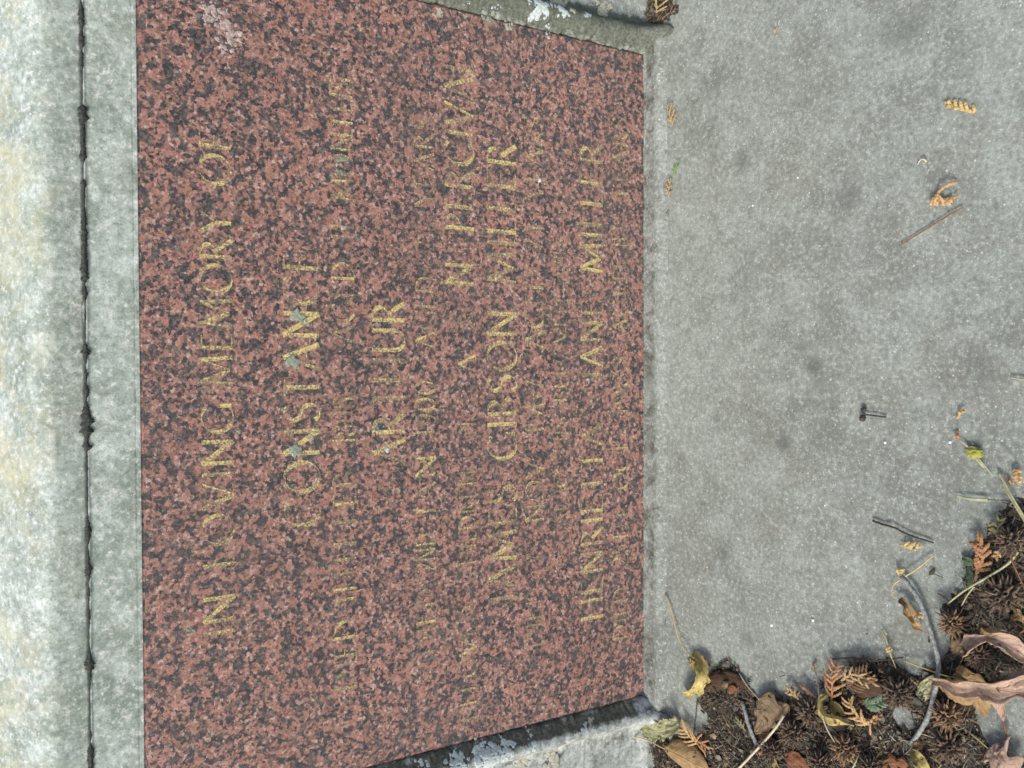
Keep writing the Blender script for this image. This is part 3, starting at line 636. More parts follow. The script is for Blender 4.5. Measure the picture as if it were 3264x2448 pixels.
leaf('large pinkish tan leaf with curled rim arching over the dark litter',
     [dict(pix=[(3075, 2075, 12), (3110, 2050, 22), (3165, 2038, 26), (3230, 2070, 24), (3290, 2110, 16)], width=0.0085, prof=lambda u: 0.75 + 0.35 * math.sin(u * 11), mat=LM['pink'], curl=1.2, roll=35, seed=24, rag=.5),
      dict(pix=[(3145, 2045, 24), (3160, 2020, 26), (3172, 1998, 20)], width=0.0085, prof=trunc, mat=LM['ochre'], curl=-.5, rag=.7, seed=25, n=16, m=5),
      dict(pix=[(3080, 2072, 13), (3052, 2062, 10), (3038, 2085, 4)], width=0.0080, prof=ovate, mat=LM['tan'], curl=-.6, rag=.6, seed=26, n=16, m=5)],
     ([(3055, 2130, 4), (3068, 2098, 9), (3080, 2070, 14)], 0.0005, M_BTWIG))
leaf('big folded leaf, yellow at its tip and pink at its base, across the grey stick',
     [dict(pix=[(2972, 2168, 9), (3010, 2172, 15), (3060, 2190, 19), (3120, 2185, 22), (3180, 2195, 24), (3290, 2175, 20)], width=0.0095, prof=lambda u: 0.35 + 0.75 * u, mat=LM['pink'], curl=1.0, roll=-12, fold=.3, seed=27, rag=.4),
      dict(pix=[(2985, 2175, 10), (3040, 2200, 14), (3090, 2220, 12), (3125, 2215, 9)], width=0.0095, prof=ovate, mat=LM['ochre'], curl=-.6, rag=.5, seed=28),
      dict(pix=[(3160, 2200, 22), (3180, 2225, 20), (3195, 2260, 14), (3198, 2300, 6)], width=0.0085, prof=lambda u: (1 - u) ** 0.8 + .05, mat=LM['pink'], curl=1.4, seed=29, n=18, m=5),
      dict(pix=[(3215, 2150, 22), (3240, 2185, 24), (3262, 2215, 20)], width=0.016, prof=ovate, mat=LM['pink'], curl=-.7, seed=30, rag=.4)],
     ([(3198, 2298, 6), (3206, 2340, 5), (3210, 2390, 6), (3212, 2430, 4)], 0.0006, M_BTWIG))
leaf('yellow tan pointed leaf lying under the big folded leaf',
     [dict(pix=[(3066, 2120, 8), (3072, 2160, 9), (3110, 2210, 8), (3138, 2285, 3)], width=0.011, prof=lance, mat=LM['ochre'], curl=-.4, rag=.5, seed=31)],
     ([(2880, 2105, 2), (2940, 2128, 6), (3000, 2150, 9), (3050, 2162, 10)], 0.00045, M_STRAW))
leaf('pale yellow green leaf scrap beneath the grey stick', [dict(pix=[(2930, 2230, 3), (2952, 2195, 5), (2978, 2150, 4)], width=0.0062, prof=ovate, mat=LM['pale'], curl=-.4, seed=32)])
leaf('bright yellow folded leaf with white edge among brown leaves', [dict(pix=[(2905, 2392, 6), (2925, 2415, 11), (2945, 2450, 12), (2965, 2490, 6)], width=0.0062, prof=lance, mat=LM['yellow'], curl=1.2, roll=25, seed=33)])
leaf('rust brown crumpled leaf beside the bright yellow folded leaf', [dict(pix=[(2800, 2440, 4), (2850, 2432, 9), (2900, 2440, 6)], width=0.008, prof=lobed, mat=LM['rust'], curl=-.7, rag=.5, seed=34)])
leaf('pinkish brown toothed leaf among gumballs', [dict(pix=[(2500, 2418, 5), (2535, 2435, 9), (2590, 2470, 5)], width=0.0095, prof=ovate, mat=LM['rust'], curl=-.5, teeth=12, teeth_amp=.1, seed=35)])
leaf('broad pinkish tan lobed leaf at the far litter edge with a yellow stalk',
     [dict(pix=[(3150, 2385, 6), (3170, 2415, 10), (3200, 2440, 12), (3245, 2480, 7)], width=0.019, prof=lobed, mat=LM['pink'], curl=-.5, rag=.5, seed=36)],
     ([(3090, 2335, 3), (3115, 2355, 5), (3152, 2388, 6)], 0.0005, M_STRAW))
leaf('small dull green leaf pair on the slab beside the rust cedar frond',
     [dict(pix=[(3067, 1778, 2), (3088, 1792, 4), (3108, 1802, 2)], width=0.0036, prof=ovate, mat=LM['green'], curl=-.5, seed=37, n=14, m=5),
      dict(pix=[(3085, 1802, 2), (3090, 1838, 4), (3086, 1872, 2)], width=0.0026, prof=ovate, mat=LM['green'], curl=-.5, seed=38, n=14, m=5)])
leaf('narrow yellow leaf with curled stalk in the mould', [dict(pix=[(2462, 2412, 3), (2472, 2435, 7), (2492, 2470, 4)], width=0.0032, prof=lance, mat=LM['yellow'], curl=.9, seed=39, n=14, m=4)],
     ([(2490, 2356, 4), (2465, 2375, 6), (2460, 2410, 4)], 0.0004, M_STRAW))
leaf('small yellow brown leaf scrap below the grey stick', [dict(pix=[(2905, 2362, 4), (2920, 2375, 7), (2945, 2372, 4)], width=0.005, prof=lobed, mat=LM['ochre'], curl=-.6, seed=40, n=16, m=5)])
leaf('torn yellow leaf bit beside the pale straw stalk', [dict(pix=[(2500, 2270, 4), (2508, 2258, 6), (2515, 2245, 4)], width=0.003, prof=ovate, mat=LM['ochre'], curl=-.5, seed=41, n=10, m=4)])
leaf('orange leaf fragment curled by the big gumball', [dict(pix=[(3225, 1975, 6), (3245, 1960, 10), (3262, 1985, 8)], width=0.005, prof=lobed, mat=LM['ochre'], curl=-.8, seed=42, n=16, m=5)])

# cedar sprays: a stem with flat scaly branchlets
def cedar(label, pix, branches, mat, w=0.0010, n=16, group='cedar sprigs fallen on the slab', lift=0.0):
    """branches: (position 0-1, side, length in px, angle deg)"""
    P = gpath(pix, n); loc = P[0].copy(); loc.z = 0
    e = empty('cedar_sprig', loc); tag(e, label, 'sprig', group)
    def scaly(path, w0, w1):
        n_ = len(path) - 1
        rad = [max(0.0002, (w0 + (w1 - w0) * i / n_) * (1.18 if i % 2 else 0.78)) for i in range(n_ + 1)]
        rad[0] *= 0.6; rad[-1] *= 0.45
        return tube([p - loc for p in path], rad, 6, 0.42)
    V, F = scaly(P, w * 0.95, w * 0.75); mesh_obj('stem', V, F, mat, e, smooth=False)
    mpp = (gp(pix[0][0], pix[0][1]) - gp(pix[0][0] + 10, pix[0][1])).length / 10
    for (t, side, L, ang) in branches:
        i = min(n - 1, int(t * n)); p = P[i]; d = (P[i + 1] - P[i]); d.z = 0; d.normalize()
        a = R(ang) * side; q = Vector((d.x * math.cos(a) - d.y * math.sin(a), d.x * math.sin(a) + d.y * math.cos(a), 0))
        k = max(5, int(L / 4)); path = []
        for s in range(k + 1):
            f = s / k; c = -side * 0.35 * f * f
            path.append(p + (q * f + d * 0.25 * f * f) * (L * mpp) + Vector((0, 0, max(-p.z * 0.6 * f, 0.0012 * math.sin(f * 3)) )))
        V, F = scaly(path, w, w * 0.85); mesh_obj('branchlet', V, F, mat, e, smooth=False)
    return e
def both(ts, L, ang=45, taper=0.5): return [(t, s, L * (1 - taper * t), ang) for t in ts for s in (1, -1)]

cedar('small tan cedar sprig on the slab beside the tablet foot', [(2143, 402, 1), (2135, 370, 2), (2122, 335, 2)], [(.1, -1, 26, 50), (.35, -1, 28, 50), (.6, -1, 24, 50), (.3, 1, 14, 45), (.85, -1, 16, 55)], CM['tan'])
cedar('fresh green cedar sprig on the slab', [(2150, 560, 1), (2153, 535, 2), (2160, 508, 2)], [(.15, 1, 14, 40), (.4, -1, 16, 40), (.4, 1, 12, 40), (.7, -1, 12, 40)], CM['green'], w=0.0007)
cedar('tan cedar sprig touching the fresh green one', [(2130, 632, 1), (2132, 600, 2), (2138, 566, 2)], [(.15, -1, 14, 45), (.3, 1, 16, 45), (.5, 1, 16, 45), (.5, -1, 10, 45), (.75, 1, 14, 40)], CM['tan'], w=0.0009)
cedar('tiny dark green cedar bit by the foot sill', [(2127, 690, 1), (2130, 672, 1.5)], [(.4, 1, 6, 40)], CM['dullgreen'], w=0.0007, n=6)
cedar('golden cedar sprig on the debris in the mossy post corner', [(2092, 42, 5), (2092, 15, 9), (2082, -30, 10)], [(.1, -1, 28, 50), (.35, -1, 46, 55), (.35, 1, 20, 35), (.6, -1, 22, 30), (.7, 1, 20, 35)], CM['tan'])
cedar('tiny orange cedar crumb alone on bare stone', [(2468, 108, 1), (2472, 96, 1.5), (2478, 84, 1)], [(.4, 1, 6, 40)], CM['gold'], w=0.0007, n=6)
cedar('straw yellow comb shaped cedar sprig on the open slab', [(3108, 357, 1.5), (3060, 346, 2.5), (3008, 324, 1.5)], [(.05, -1, 24, 62), (.25, -1, 30, 62), (.45, -1, 28, 60), (.65, -1, 24, 58), (.6, 1, 14, 50), (.8, 1, 18, 50), (.85, -1, 16, 50)], CM['yellow'], w=0.0013)
cedar('hooked orange and yellow cedar sprig beside a thin twig on the slab',
      [(3052, 580, 3), (3015, 592, 9), (2988, 618, 5), (3000, 635, 2), (3030, 632, 3), (3058, 624, 7)],
      [(.42, 1, 34, 25), (.46, 1, 32, 60), (.50, -1, 26, 80), (.55, -1, 24, 75), (.62, -1, 22, 70), (.70, -1, 26, 60), (.8, -1, 16, 60), (.45, -1, 34, 30)], CM['gold'], w=0.0013, n=26)
cedar('yellow comb like cedar sprig next to a dark twig', [(2870, 1736, 2), (2905, 1748, 3), (2944, 1740, 2)], [(.2, 1, 22, 70), (.4, 1, 24, 60), (.55, 1, 22, 60), (.75, 1, 16, 60), (.6, -1, 10, 45)], CM['yellow'])
cedar('yellow cedar tip resting on the end of the grey stick', [(2862, 1832, 3), (2868, 1818, 5), (2880, 1808, 4)], [(.2, 1, 14, 50), (.3, -1, 16, 50), (.6, -1, 14, 45)], CM['yellow'])
cedar('orange cedar scrap beyond the dark seed head', [(3050, 1335, 1.5), (3062, 1315, 3), (3082, 1302, 2)], [(.4, 1, 10, 40), (.6, -1, 10, 40)], CM['gold'])
cedar('thick orange cedar frond near the dry grass', [(3238, 1492, 2), (3246, 1515, 4), (3245, 1545, 3)], [(.1, -1, 18, 70), (.3, -1, 20, 70), (.5, -1, 18, 70), (.7, -1, 14, 60), (.2, 1, 14, 60), (.5, 1, 14, 60), (.75, 1, 12, 60)], CM['gold'], w=0.0013)
cedar('small rust cedar crumb by the thick orange frond', [(3208, 1522, 1), (3216, 1530, 2), (3226, 1552, 1)], [(.5, 1, 6, 40)], CM['orange'], w=0.0008, n=8)
cedar('rust tipped cedar crumb at the end of the dry grass head', [(3052, 1372, 1), (3052, 1386, 2), (3050, 1404, 2)], [(.6, 1, 8, 40), (.6, -1, 8, 40)], CM['orange'], w=0.0012, n=8)
G2 = 'cedar sprays in the leaf litter'
cedar('tall orange cedar frond upright at the litter margin', [(2650, 2240, 6), (2652, 2190, 9), (2650, 2150, 9), (2668, 2112, 6)], both((.15, .3, .45, .6, .75, .88), 34, 55, .3) + [(.5, -1, 50, 70), (.65, -1, 52, 75), (.35, -1, 44, 70)], CM['orange'], group=G2)
cedar('brown orange cedar fan draped over the dark chestnut leaf', [(2700, 2190, 10), (2735, 2165, 14), (2780, 2140, 12)], both((.1, .22, .34, .46, .58, .7, .82), 40, 60, .4), CM['brown'], group=G2)
cedar('mustard cedar spray crossing the chestnut leaf', [(2680, 2170, 11), (2720, 2150, 15), (2772, 2172, 13), (2798, 2166, 11)], both((.15, .3, .45, .6, .8), 26, 55, .3), CM['tan'], group=G2)
cedar('bright orange cedar spray next to the rolled golden leaf', [(2790, 2280, 8), (2765, 2308, 10), (2740, 2290, 12), (2715, 2262, 9), (2705, 2225, 7)], both((.2, .32, .44, .56, .68, .8, .9), 32, 50, .2), CM['gold'], group=G2, n=24)
cedar('orange cedar tail trailing right of the golden leaf', [(2745, 2300, 8), (2780, 2300, 8), (2812, 2276, 6)], both((.3, .5, .75), 14, 45, .3), CM['orange'], group=G2)
cedar('dull green cedar fan behind the gumball', [(2755, 2240, 7), (2785, 2245, 10), (2822, 2230, 8)], both((.1, .25, .4, .55, .7, .85), 26, 55, .2), CM['dullgreen'], group=G2, w=0.0013)
cedar('golden feathery cedar spray beside the pale spotted leaf', [(2250, 2378, 6), (2215, 2362, 8), (2190, 2340, 8), (2172, 2312, 6)], both((.25, .42, .58, .72, .86), 34, 50, .25), CM['gold'], group=G2)
cedar('rust cedar spray end below the golden feathery one', [(2205, 2358, 7), (2235, 2368, 8), (2262, 2390, 5)], both((.3, .55, .8), 28, 55, .3), CM['orange'], group=G2)
cedar('pale gold cedar tip at the upper rim of the litter', [(2545, 2230, 5), (2530, 2212, 8), (2503, 2192, 5)], both((.2, .4, .6, .8), 20, 50, .3), CM['tan'], group=G2)
cedar('orange cedar twig end poking from the litter rim', [(2600, 2225, 6), (2570, 2200, 8), (2547, 2180, 4)], [(.3, 1, 12, 30), (.6, -1, 10, 30)], CM['orange'], group=G2, w=0.0014)
cedar('rust brown cedar frond beside the green leaf pair', [(3110, 1830, 5), (3130, 1790, 9), (3130, 1745, 9), (3118, 1720, 5)], both((.15, .3, .45, .6, .75, .9), 34, 55, .1), CM['orange'], group=G2, w=0.0014)
cedar('olive cedar tips above the gumball at the slab edge', [(3190, 1720, 6), (3180, 1680, 9), (3195, 1645, 6)], both((.3, .55, .8), 26, 45, .2), CM['olive'], group=G2)
cedar('olive cedar tip leaning out beside the rust frond', [(3175, 1705, 6), (3160, 1685, 8), (3155, 1665, 5)], both((.4, .7), 14, 45, .2), CM['olive'], group=G2)
cedar('orange cedar tips hanging below the gumball', [(3195, 1745, 12), (3180, 1770, 8), (3172, 1782, 3)], both((.3, .6), 18, 50, .2), CM['gold'], group=G2)
cedar('small mustard cedar tip under the straw stem', [(2828, 2080, 4), (2832, 2068, 6), (2845, 2072, 4)], both((.3, .6), 10, 50, .2), CM['yellow'], group=G2, n=8)
cedar('olive cedar tip in the mould below the straw coloured stalk', [(2375, 2330, 4), (2358, 2305, 7), (2345, 2285, 5)], both((.2, .4, .6, .8), 16, 45, .3), CM['olive'], group=G2)
cedar('small brown cedar tip near the folded tan leaf', [(2925, 1950, 4), (2935, 1960, 6), (2940, 1975, 3)], both((.3, .6), 12, 50, .2), CM['gold'], group=G2, n=8)

# twigs, stalks and dry grass
stalk('grey_stick', [(2872, 1835, 4), (2905, 1875, 6), (2938, 1930, 7), (2960, 1995, 7), (2985, 2080, 7), (2991, 2130, 7), (2978, 2210, 9), (2950, 2300, 6), (2905, 2372, 4)], 0.0017, 0.0019, M_TWIG, 'curved thick grey stick running from bare stone into the leaf litter', 'stick', wob=0.0006, n=40, seg=9)
stalk('twig', [(2782, 1660, 2), (2815, 1672, 2), (2850, 1682, 3), (2905, 1708, 2), (2976, 1730, 1.2)], 0.0009, 0.0006, M_DTWIG, 'dark wavy twig on bare stone near the yellow cedar comb', 'twig', wob=0.0004)
stalk('twig', [(2868, 783, 1.5), (2960, 725, 2), (3020, 688, 2.5), (3070, 660, 2)], 0.0005, 0.0005, M_BTWIG, 'straight thin brown twig on the open slab below the hooked cedar sprig', 'twig', wob=0.0003)
e = tag(empty('seed_head', gp(2750, 1318)), 'dark dried seed head with two knobs and a short stalk on bare stone', 'seed head')
V, F = tube([p - e.location for p in gpath([(2762, 1322, 2), (2795, 1326, 2.2), (2825, 1330, 1.2)], 10)], 0.0006, 6); mesh_obj('stalk', V, F, M_DTWIG, e, smooth=True)
def knob(px, py, r, z, parent, seed):
    bm = bmesh.new(); bmesh.ops.create_icosphere(bm, subdivisions=2, radius=r); c = gp(px, py, z) - parent.location
    for v in bm.verts: v.co = v.co * (1 + 0.3 * n3(v.co.x * 900 + seed, v.co.y * 900, v.co.z * 900)) + c
    me = bpy.data.meshes.new('knob'); bm.to_mesh(me); bm.free(); me.materials.append(M_DTWIG); o = bpy.data.objects.new('knob', me); COL.objects.link(o); o.parent = parent
knob(2753, 1306, 0.0023, 0.0022, e, 1); knob(2749, 1333, 0.0026, 0.0024, e, 5)
stalk('leaf_stalk', [(2885, 1838, 4), (2930, 1808, 4), (2976, 1770, 2)], 0.0006, 0.0005, M_STRAW, 'straw coloured stalk lying by the end of the grey stick', 'stalk')
stalk('leaf_stalk', [(2810, 2006, 2), (2825, 2040, 5), (2838, 2085, 6), (2856, 2130, 3)], 0.0007, 0.0004, M_STRAW, 'yellow stalk slanting across the litter margin', 'stalk')
stalk('leaf_stalk', [(2608, 2186, 4), (2614, 2240, 12), (2630, 2310, 16), (2665, 2370, 14), (2728, 2442, 8)], 0.0008, 0.00045, M_PALE, 'long whitish curved stalk sweeping over the gumballs', 'stalk')
stalk('leaf_stalk', [(2498, 2280, 14), (2480, 2310, 15), (2430, 2370, 13), (2340, 2465, 8)], 0.0011, 0.0011, M_PALE, 'thick pale straw stalk crossing the tan triangular leaf', 'stalk')
stalk('twig', [(2270, 2185, 6), (2310, 2240, 9), (2345, 2300, 7), (2370, 2380, 5)], 0.0005, 0.0004, M_DTWIG, 'thin dark twig slanting through the mould near the rotted brown leaf', 'twig', wob=0.0004)
stalk('grey_stick', [(2365, 2235, 4), (2378, 2280, 7), (2395, 2335, 7), (2412, 2372, 5)], 0.0016, 0.0019, M_TWIG, 'short grey lichen covered stick beside the tan triangular leaf', 'stick', wob=0.0006)
stalk('twig', [(2222, 2230, 1), (2218, 2280, 2), (2213, 2330, 1.5)], 0.0005, 0.0004, M_DTWIG, 'short black needle of twig on bare stone by the pale spotted leaf', 'twig')
stalk('dry_grass_stem', [(3020, 1925, 6), (3075, 1882, 12), (3150, 1838, 14), (3215, 1795, 12), (3252, 1748, 8)], 0.0006, 0.0009, M_GRASS, 'pale dry grass stem leaning over the litter beside the gumballs', 'grass stem')
stalk('dry_grass_stem', [(3064, 1932, 4), (3085, 1895, 9), (3105, 1870, 12)], 0.0004, 0.0006, M_GRASS, 'short pale grass offshoot beside the leaning grass stem', 'grass stem')
stalk('twig', [(3212, 1760, 14), (3240, 1820, 13), (3268, 1880, 10)], 0.0006, 0.0005, M_BTWIG, 'thin brown stalk crossing the leaning grass stem', 'twig')
stalk('twig', [(2990, 1892, 1), (3012, 1905, 3), (3032, 1922, 3)], 0.0006, 0.0004, M_BTWIG, 'tiny brown stalk at the foot of the leaning grass stem', 'twig')
stalk('twig', [(3170, 2062, 12), (3210, 2045, 18), (3270, 2005, 18)], 0.0009, 0.0007, M_BTWIG, 'reddish stalk of the large leaf rising over dark litter', 'twig')
stalk('twig', [(2650, 2102, 3), (2720, 2098, 5), (2800, 2105, 6), (2880, 2095, 4)], 0.0008, 0.0006, M_DTWIG, 'long dark twig arching along the litter margin', 'twig', wob=0.0005)
e = tag(empty('grass_head', gp(3072, 1425)), 'dry grass head with a greenish chewed knot at its middle on bare stone', 'grass stem')
for pix, r0, r1, m in [([(3058, 1402, 2), (3075, 1415, 3), (3090, 1430, 3)], .0006, .0008, M_PALE), ([(3100, 1452, 3), (3118, 1470, 4), (3136, 1490, 2)], .0011, .0006, M_GRASS), ([(3110, 1452, 4), (3130, 1475, 4), (3165, 1518, 2)], .0007, .0003, M_GRASS)]:
    V, F = tube([p - e.location for p in gpath(pix, 10)], [r0 + (r1 - r0) * i / 10 for i in range(11)], 6, 0.6); mesh_obj('stem', V, F, m, e, smooth=True)
M_KNOT = simple('green_knot', (0.30, 0.31, 0.07), 0.35, 400)
bm = bmesh.new(); bmesh.ops.create_icosphere(bm, subdivisions=3, radius=0.0042); c0 = gp(3106, 1444, 0.003) - e.location
for v in bm.verts: v.co = Vector((v.co.x * 1.0, v.co.y * 1.35, v.co.z * .7)) * (1 + 0.35 * n3(v.co.x * 500, v.co.y * 500, v.co.z * 500)) + c0
me = bpy.data.meshes.new('knot'); bm.to_mesh(me); bm.free(); me.materials.append(M_KNOT); o = bpy.data.objects.new('knot', me); COL.objects.link(o); o.parent = e
stalk('dry_grass_stem', [(3183, 1508, 3), (3205, 1545, 5), (3230, 1590, 6), (3290, 1690, 4)], 0.0009, 0.0007, M_GRASS, 'dry grass blade with frayed husks bending off the slab', 'grass stem', flat=.4)
stalk('dry_grass_stem', [(3195, 1540, 2), (3222, 1590, 4), (3268, 1665, 4)], 0.0007, 0.0007, M_GRASS, 'dull grass blade alongside the frayed one', 'grass stem', flat=.4)
stalk('dry_grass_stem', [(3050, 1581, 1.5), (3090, 1590, 3), (3148, 1594, 2.5)], 0.0006, 0.0013, M_GRASS, 'short pale husk of grass lying flat on bare stone', 'grass stem', flat=.35)
stalk('dry_grass_stem', [(3148, 1593, 2), (3190, 1594, 3), (3212, 1597, 3)], 0.0003, 0.0003, M_DTWIG, 'hair thin dark stalk behind the pale grass husk', 'grass stem')
stalk('dry_grass_stem', [(3224, 1203, 1.5), (3250, 1208, 2.5), (3285, 1212, 2)], 0.0006, 0.0008, M_GRASS, 'pale grass end with dark tip at the open side of the slab', 'grass stem')
stalk('dry_grass_stem', [(2700, 2480, 6), (2722, 2440, 12), (2738, 2405, 10)], 0.0009, 0.0004, M_GRASS, 'pale grass tip standing at the end of the whitish curved stalk', 'grass stem')
stalk('curled_husk', [(2925, 524, 1), (2934, 510, 2.5), (2945, 508, 3), (2953, 516, 1.5)], 0.0005, 0.0008, M_PALE, 'tiny curled white husk on the open slab', 'husk', n=10)

# chips of white grit
for i, (px, py, r) in enumerate([(2398, 655, 0.0011), (2820, 1411, 0.0011), (3027, 1410, 0.0013), (2458, 1993, 0.0016), (2628, 1611, 0.0008), (2590, 1978, 0.0014), (2541, 566, 0.0009)]):
    bm = bmesh.new(); bmesh.ops.create_icosphere(bm, subdivisions=1, radius=r)
    for v in bm.verts: v.co = Vector((v.co.x, v.co.y, v.co.z * 0.45)) * (1 + 0.5 * n3(v.co.x * 900 + i, v.co.y * 900, 3))
    me = bpy.data.meshes.new('grit_chip'); bm.to_mesh(me); bm.free(); me.materials.append(M_CHIP)
    o = bpy.data.objects.new('grit_chip', me); COL.objects.link(o); p = gp(px, py); o.location = (p.x, p.y, r * 0.3 - 0.001)
    tag(o, ['tiny white grit chip on the bare slab across from the hooked cedar sprig', 'tiny white grit chip between the dark seed head and the grass knot', 'angular white grit chip beside the rust tip of the dry grass head', 'pale round grit chip between the yellow crescent leaf stem and the folded tan leaf', 'minute white grit speck above the dark wavy twig', 'flat whitish grit chip next to the pale round chip', 'minute white grit speck near the fresh green cedar sprig'][i], 'grit', 'white grit chips on the slab')

# ------------------------------------------------------------------ gumballs
def gumball_meshes(seed):
    rnd = random.Random(seed); V = []; F = []; CV = []; CF = []; NP = 34; r0 = 0.0095
    bm = bmesh.new(); bmesh.ops.create_icosphere(bm, subdivisions=2, radius=r0 * 0.93)
    CV = [v.co.copy() for v in bm.verts]; CF = [tuple(v.index for v in f.verts) for f in bm.faces]; bm.free()
    for k in range(NP):
        z = 1 - 2 * (k + 0.5) / NP; a = k * 2.39996 + rnd.uniform(-.12, .12); rr = math.sqrt(1 - z * z)
        d = Vector((rr * math.cos(a), rr * math.sin(a), z)); t = d.orthogonal().normalized()
        t = (Matrix.Rotation(rnd.uniform(0, 6.28), 3, d) @ t); s = d.cross(t); n = 10; base = len(V)
        R1, R2 = 0.0030, 0.0019; hl = r0 * rnd.uniform(1.12, 1.25)
        for (rad, h) in ((R1, r0 * 0.90), (R1 * 0.92, hl - 0.0006), (R2, hl), (R2 * 0.7, r0 * 0.92)):
            for q in range(n):
                an = 2 * math.pi * q / n; jag = 0.0005 * rnd.uniform(-1, 1)
                V.append(d * (h + jag) + (t * math.cos(an) * rad + s * math.sin(an) * rad * 0.72))
        for ring in range(3):
            for q in range(n):
                q2 = (q + 1) % n; a0 = base + ring * n; F.append((a0 + q, a0 + q2, a0 + n + q2, a0 + n + q))
        for sg in (1, -1):                        # the two beaks of the capsule
            if rnd.random() < 0.12: continue
            L = rnd.uniform(0.0042, 0.0068); b0 = len(V); c = d * (hl - 0.0005) + t * sg * R1 * 0.75
            tip = d * (hl + L) + t * sg * (R1 * 0.75 + rnd.uniform(0.0005, 0.0028)) + s * rnd.uniform(-.0012, .0012)
            mid = (c + tip) * 0.5 + d * 0.0006
            for (cc_, w_) in ((c, 0.00105), (mid, 0.0006)):
                for q in range(5):
                    an = 2 * math.pi * q / 5; V.append(cc_ + s * math.cos(an) * w_ * 1.3 + t * math.sin(an) * w_)
            V.append(tip)
            for q in range(5):
                q2 = (q + 1) % 5; F.append((b0 + q, b0 + q2, b0 + 5 + q2, b0 + 5 + q)); F.append((b0 + 5 + q, b0 + 5 + q2, b0 + 10))
    return (V, F), (CV, CF)
protos = []
for sd_ in (1, 2):
    for mt in (M_GUM, M_GUM2):
        (V, F), (CV, CF) = gumball_meshes(sd_)
        mo_ = bpy.data.meshes.new('capsules'); mo_.from_pydata([tuple(v) for v in V], [], F); mo_.materials.append(mt)
        mc_ = bpy.data.meshes.new('core'); mc_.from_pydata([tuple(v) for v in CV], [], CF); mc_.materials.append(M_GUMD)
        protos.append((mo_, mc_))
GB = [(2582, 2272, 52, 0, 'grey brown gumball half buried beside the orange cedar twig end'),
      (2527, 2340, 50, 0, 'brown gumball sunk in mould beside the long whitish stalk'),
      (2694, 2388, 52, 1, 'reddish brown gumball under the long whitish stalk'),
      (2862, 2210, 54, 0, 'spiky gumball beside the dull green cedar fan'),
      (2612, 2436, 46, 0, 'dark gumball between the pinkish toothed leaf and the whitish stalk'),
      (3016, 2284, 50, 1, 'brown gumball below the big folded leaf beside the grey stick'),
      (3018, 2380, 54, 0, 'dark open mouthed gumball between the bright yellow leaf and the lobed leaf'),
      (3036, 1988, 44, 1, 'pale orange gumball with open dark holes next to the grey stick'),
      (3223, 1728, 46, 0, 'gumball with cedar tips at the slab edge beside the leaning grass stem'),
      (3198, 1900, 62, 0, 'large dusky gumball between the leaning grass stem and the large pinkish leaf'),
      (3118, 2092, 44, 0, 'shadowed gumball under the arch of the large pinkish leaf'),
      (2455, 2395, 42, 0, 'decayed gumball under the thick straw stalk'),
      (2770, 2450, 42, 0, 'gumball beside the pale grass tip')]
for i, (px, py, r, kind, lab) in enumerate(GB):
    z = 0.0115; p = gp(px, py, z); e = empty('gumball', (p.x, p.y, z))
    k = r * 0.00023 / 0.0158; e.scale = (k, k, k); e.rotation_euler = (random.uniform(0, 6), random.uniform(0, 6), random.uniform(0, 6))
    tag(e, lab, 'seed pod', 'gumballs in the leaf litter')
    mo_, mc_ = protos[(i % 2) * 2 + kind]
    for nm, dta in (('capsules', mo_), ('core', mc_)):
        o = bpy.data.objects.new(nm, dta); COL.objects.link(o); o.parent = e

# ------------------------------------------------------------------ leaf mould and loose bits (uncountable)
def inside(p, poly):
    c = False; j = len(poly) - 1
    for i in range(len(poly)):
        if (poly[i][1] > p[1]) != (poly[j][1] > p[1]) and p[0] < (poly[j][0] - poly[i][0]) * (p[1] - poly[i][1]) / (poly[j][1] - poly[i][1]) + poly[i][0]: c = not c
        j = i
    return c
def edge_d(p, poly):
    best = 9
    for a, b_ in zip(poly, poly[1:] + poly[:1]):
        ax, ay = a; bx, by = b_; dx, dy = bx - ax, by - ay; t = max(0, min(1, ((p[0] - ax) * dx + (p[1] - ay) * dy) / (dx * dx + dy * dy + 1e-12)))
        best = min(best, math.hypot(p[0] - ax - t * dx, p[1] - ay - t * dy))
    return best
PAL = [(0.10, 0.075, 0.052), (0.075, 0.065, 0.055), (0.17, 0.12, 0.078), (0.23, 0.18, 0.125), (0.14, 0.13, 0.11), (0.26, 0.17, 0.09), (0.20, 0.20, 0.18), (0.10, 0.105, 0.065), (0.055, 0.045, 0.037), (0.30, 0.26, 0.19)]
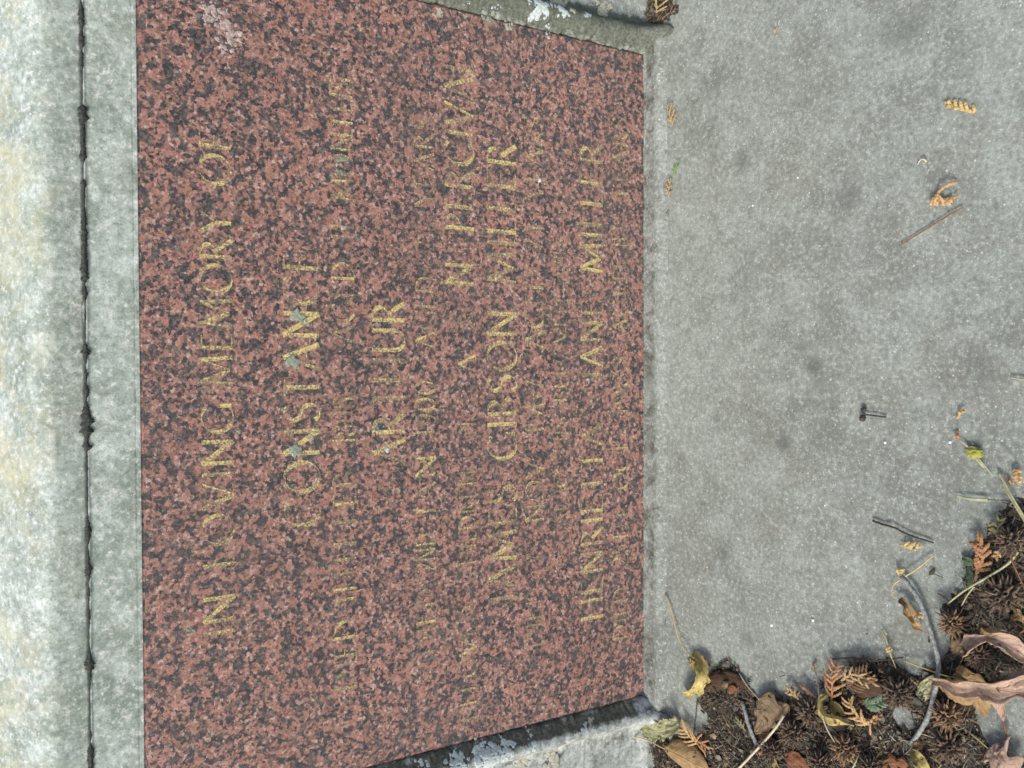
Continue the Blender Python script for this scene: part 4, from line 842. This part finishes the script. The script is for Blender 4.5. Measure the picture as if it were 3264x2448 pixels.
def litter(name, pix, depth, nbits, label, holes=(), res=0.0035, seed=1):
    rnd = random.Random(seed)
    poly = [(gp(*q).x, gp(*q).y) for q in pix]; hs = [(gp(a, b_), r * 0.00024) for a, b_, r in holes]
    xs = [q[0] for q in poly]; ys = [q[1] for q in poly]
    def height(x, y):
        jx, jy = x + 0.006 * n3(x * 60, y * 60, 1), y + 0.006 * n3(x * 60, y * 60, 9)
        d = edge_d((jx, jy), poly); s = d if inside((jx, jy), poly) else -d
        h = depth * (1 - math.exp(-max(s, 0) / 0.02)) * (0.55 + 0.55 * n3(x * 35, y * 35, 5)) - 0.0012 + 0.0016 * n3(x * 160, y * 160, 2)
        for (c, r) in hs:
            h -= depth * 1.6 * math.exp(-((x - c.x) ** 2 + (y - c.y) ** 2) / (r * r))
        return h if s > -0.004 else -0.004
    x0, x1, y0, y1 = min(xs) - .01, max(xs) + .01, min(ys) - .01, max(ys) + .01
    nx, ny = int((x1 - x0) / res), int((y1 - y0) / res); V = []; F = []
    for j in range(ny + 1):
        for i in range(nx + 1):
            x, y = x0 + (x1 - x0) * i / nx, y0 + (y1 - y0) * j / ny; V.append((x, y, height(x, y)))
    for j in range(ny):
        for i in range(nx):
            a = j * (nx + 1) + i; q = (a, a + 1, a + nx + 2, a + nx + 1)
            if max(V[k][2] for k in q) > -0.0025: F.append(q)
    o = mesh_obj(name, V, F, M_SOIL, smooth=True)
    stuff(o, label, 'litter')
    V = []; F = []; C = []
    for _ in range(nbits):
        for _t in range(30):
            x, y = rnd.uniform(x0, x1), rnd.uniform(y0, y1); h = height(x, y)
            if h > -0.0010 or (rnd.random() < 0.012 and edge_d((x, y), poly) < 0.022): break
        else: continue
        h = max(h, 0.0) + rnd.uniform(0.0002, 0.0022); a = rnd.uniform(0, 6.28); tl = rnd.gauss(0, 0.35)
        d = Vector((math.cos(a) * math.cos(tl), math.sin(a) * math.cos(tl), math.sin(tl))); s = d.cross(Vector((0, 0, 1))).normalized()
        s = (s + Vector((0, 0, rnd.gauss(0, .5)))).normalized(); u = s.cross(d)
        kind = rnd.random(); c = rnd.choice(PAL); f = rnd.uniform(0.6, 1.5); c = tuple(q * f for q in c); p = Vector((x, y, h)); b0 = len(V)
        if kind < 0.42:                                  # needle
            L = rnd.uniform(0.004, 0.013); w_ = rnd.uniform(0.0002, 0.0005); bend = u * rnd.uniform(0, 0.12) * L
            for q in (-0.5, 0.0, 0.5):
                cc_ = p + d * (L * q) + (bend if q == 0 else Vector())
                V += [cc_ + s * w_, cc_ - s * w_ * .5 + u * w_ * .8, cc_ - s * w_ * .5 - u * w_ * .8]
            for g_ in (0, 3):
                for k in range(3): F.append((b0 + g_ + k, b0 + g_ + (k + 1) % 3, b0 + g_ + 3 + (k + 1) % 3, b0 + g_ + 3 + k))
        else:                                           # flake
            L = rnd.uniform(0.0012, 0.0042) + (rnd.random() < 0.06) * 0.006; w_ = L * rnd.uniform(.35, .8); n = 6
            V.append(p + u * L * .12)
            for k in range(n):
                t = 6.283 * k / n; rr = rnd.uniform(.65, 1.1); V.append(p + d * L * .5 * math.cos(t) * rr + s * w_ * .5 * math.sin(t) * rr + u * rnd.uniform(-.1, .1) * L)
            for k in range(n): F.append((b0, b0 + 1 + k, b0 + 1 + (k + 1) % n))
        C += [c] * (len(V) - b0)
    o2 = mesh_obj(name.replace('mould', 'crumbs'), V, F, M_BITS); cattr(o2, 'col', C)
    stuff(o2, label.replace('dark crumbly leaf mould', 'loose needles and leaf crumbs'), 'litter')
POLY = [(2085, 2560), (2078, 2400), (2098, 2345), (2215, 2370), (2255, 2330), (2240, 2260), (2225, 2190), (2255, 2130), (2330, 2110), (2375, 2170), (2400, 2225), (2470, 2240), (2530, 2215), (2600, 2240), (2640, 2180), (2700, 2140), (2790, 2105), (2860, 2070), (2920, 2110), (2975, 2090), (2985, 1980), (3000, 1930), (3075, 1880), (3100, 1810), (3120, 1750), (3155, 1690), (3200, 1640), (3330, 1560), (3420, 1700), (3400, 2600)]
HOLES = [(2905, 2060, 60), (2880, 2290, 34), (3190, 2310, 70), (2960, 2030, 40), (3240, 2330, 60)]
litter('leaf_mould', POLY, 0.0085, 11000, 'dark crumbly leaf mould piled over one side of the slab', HOLES, seed=4)
litter('corner_mould', [(2062, -60), (2060, 40), (2050, 110), (2072, 135), (2100, 118), (2118, 70), (2155, 32), (2150, 10), (2120, -60)], 0.005, 420, 'dark crumbly leaf mould lodged in the corner of the mossy post', seed=5, res=0.002)
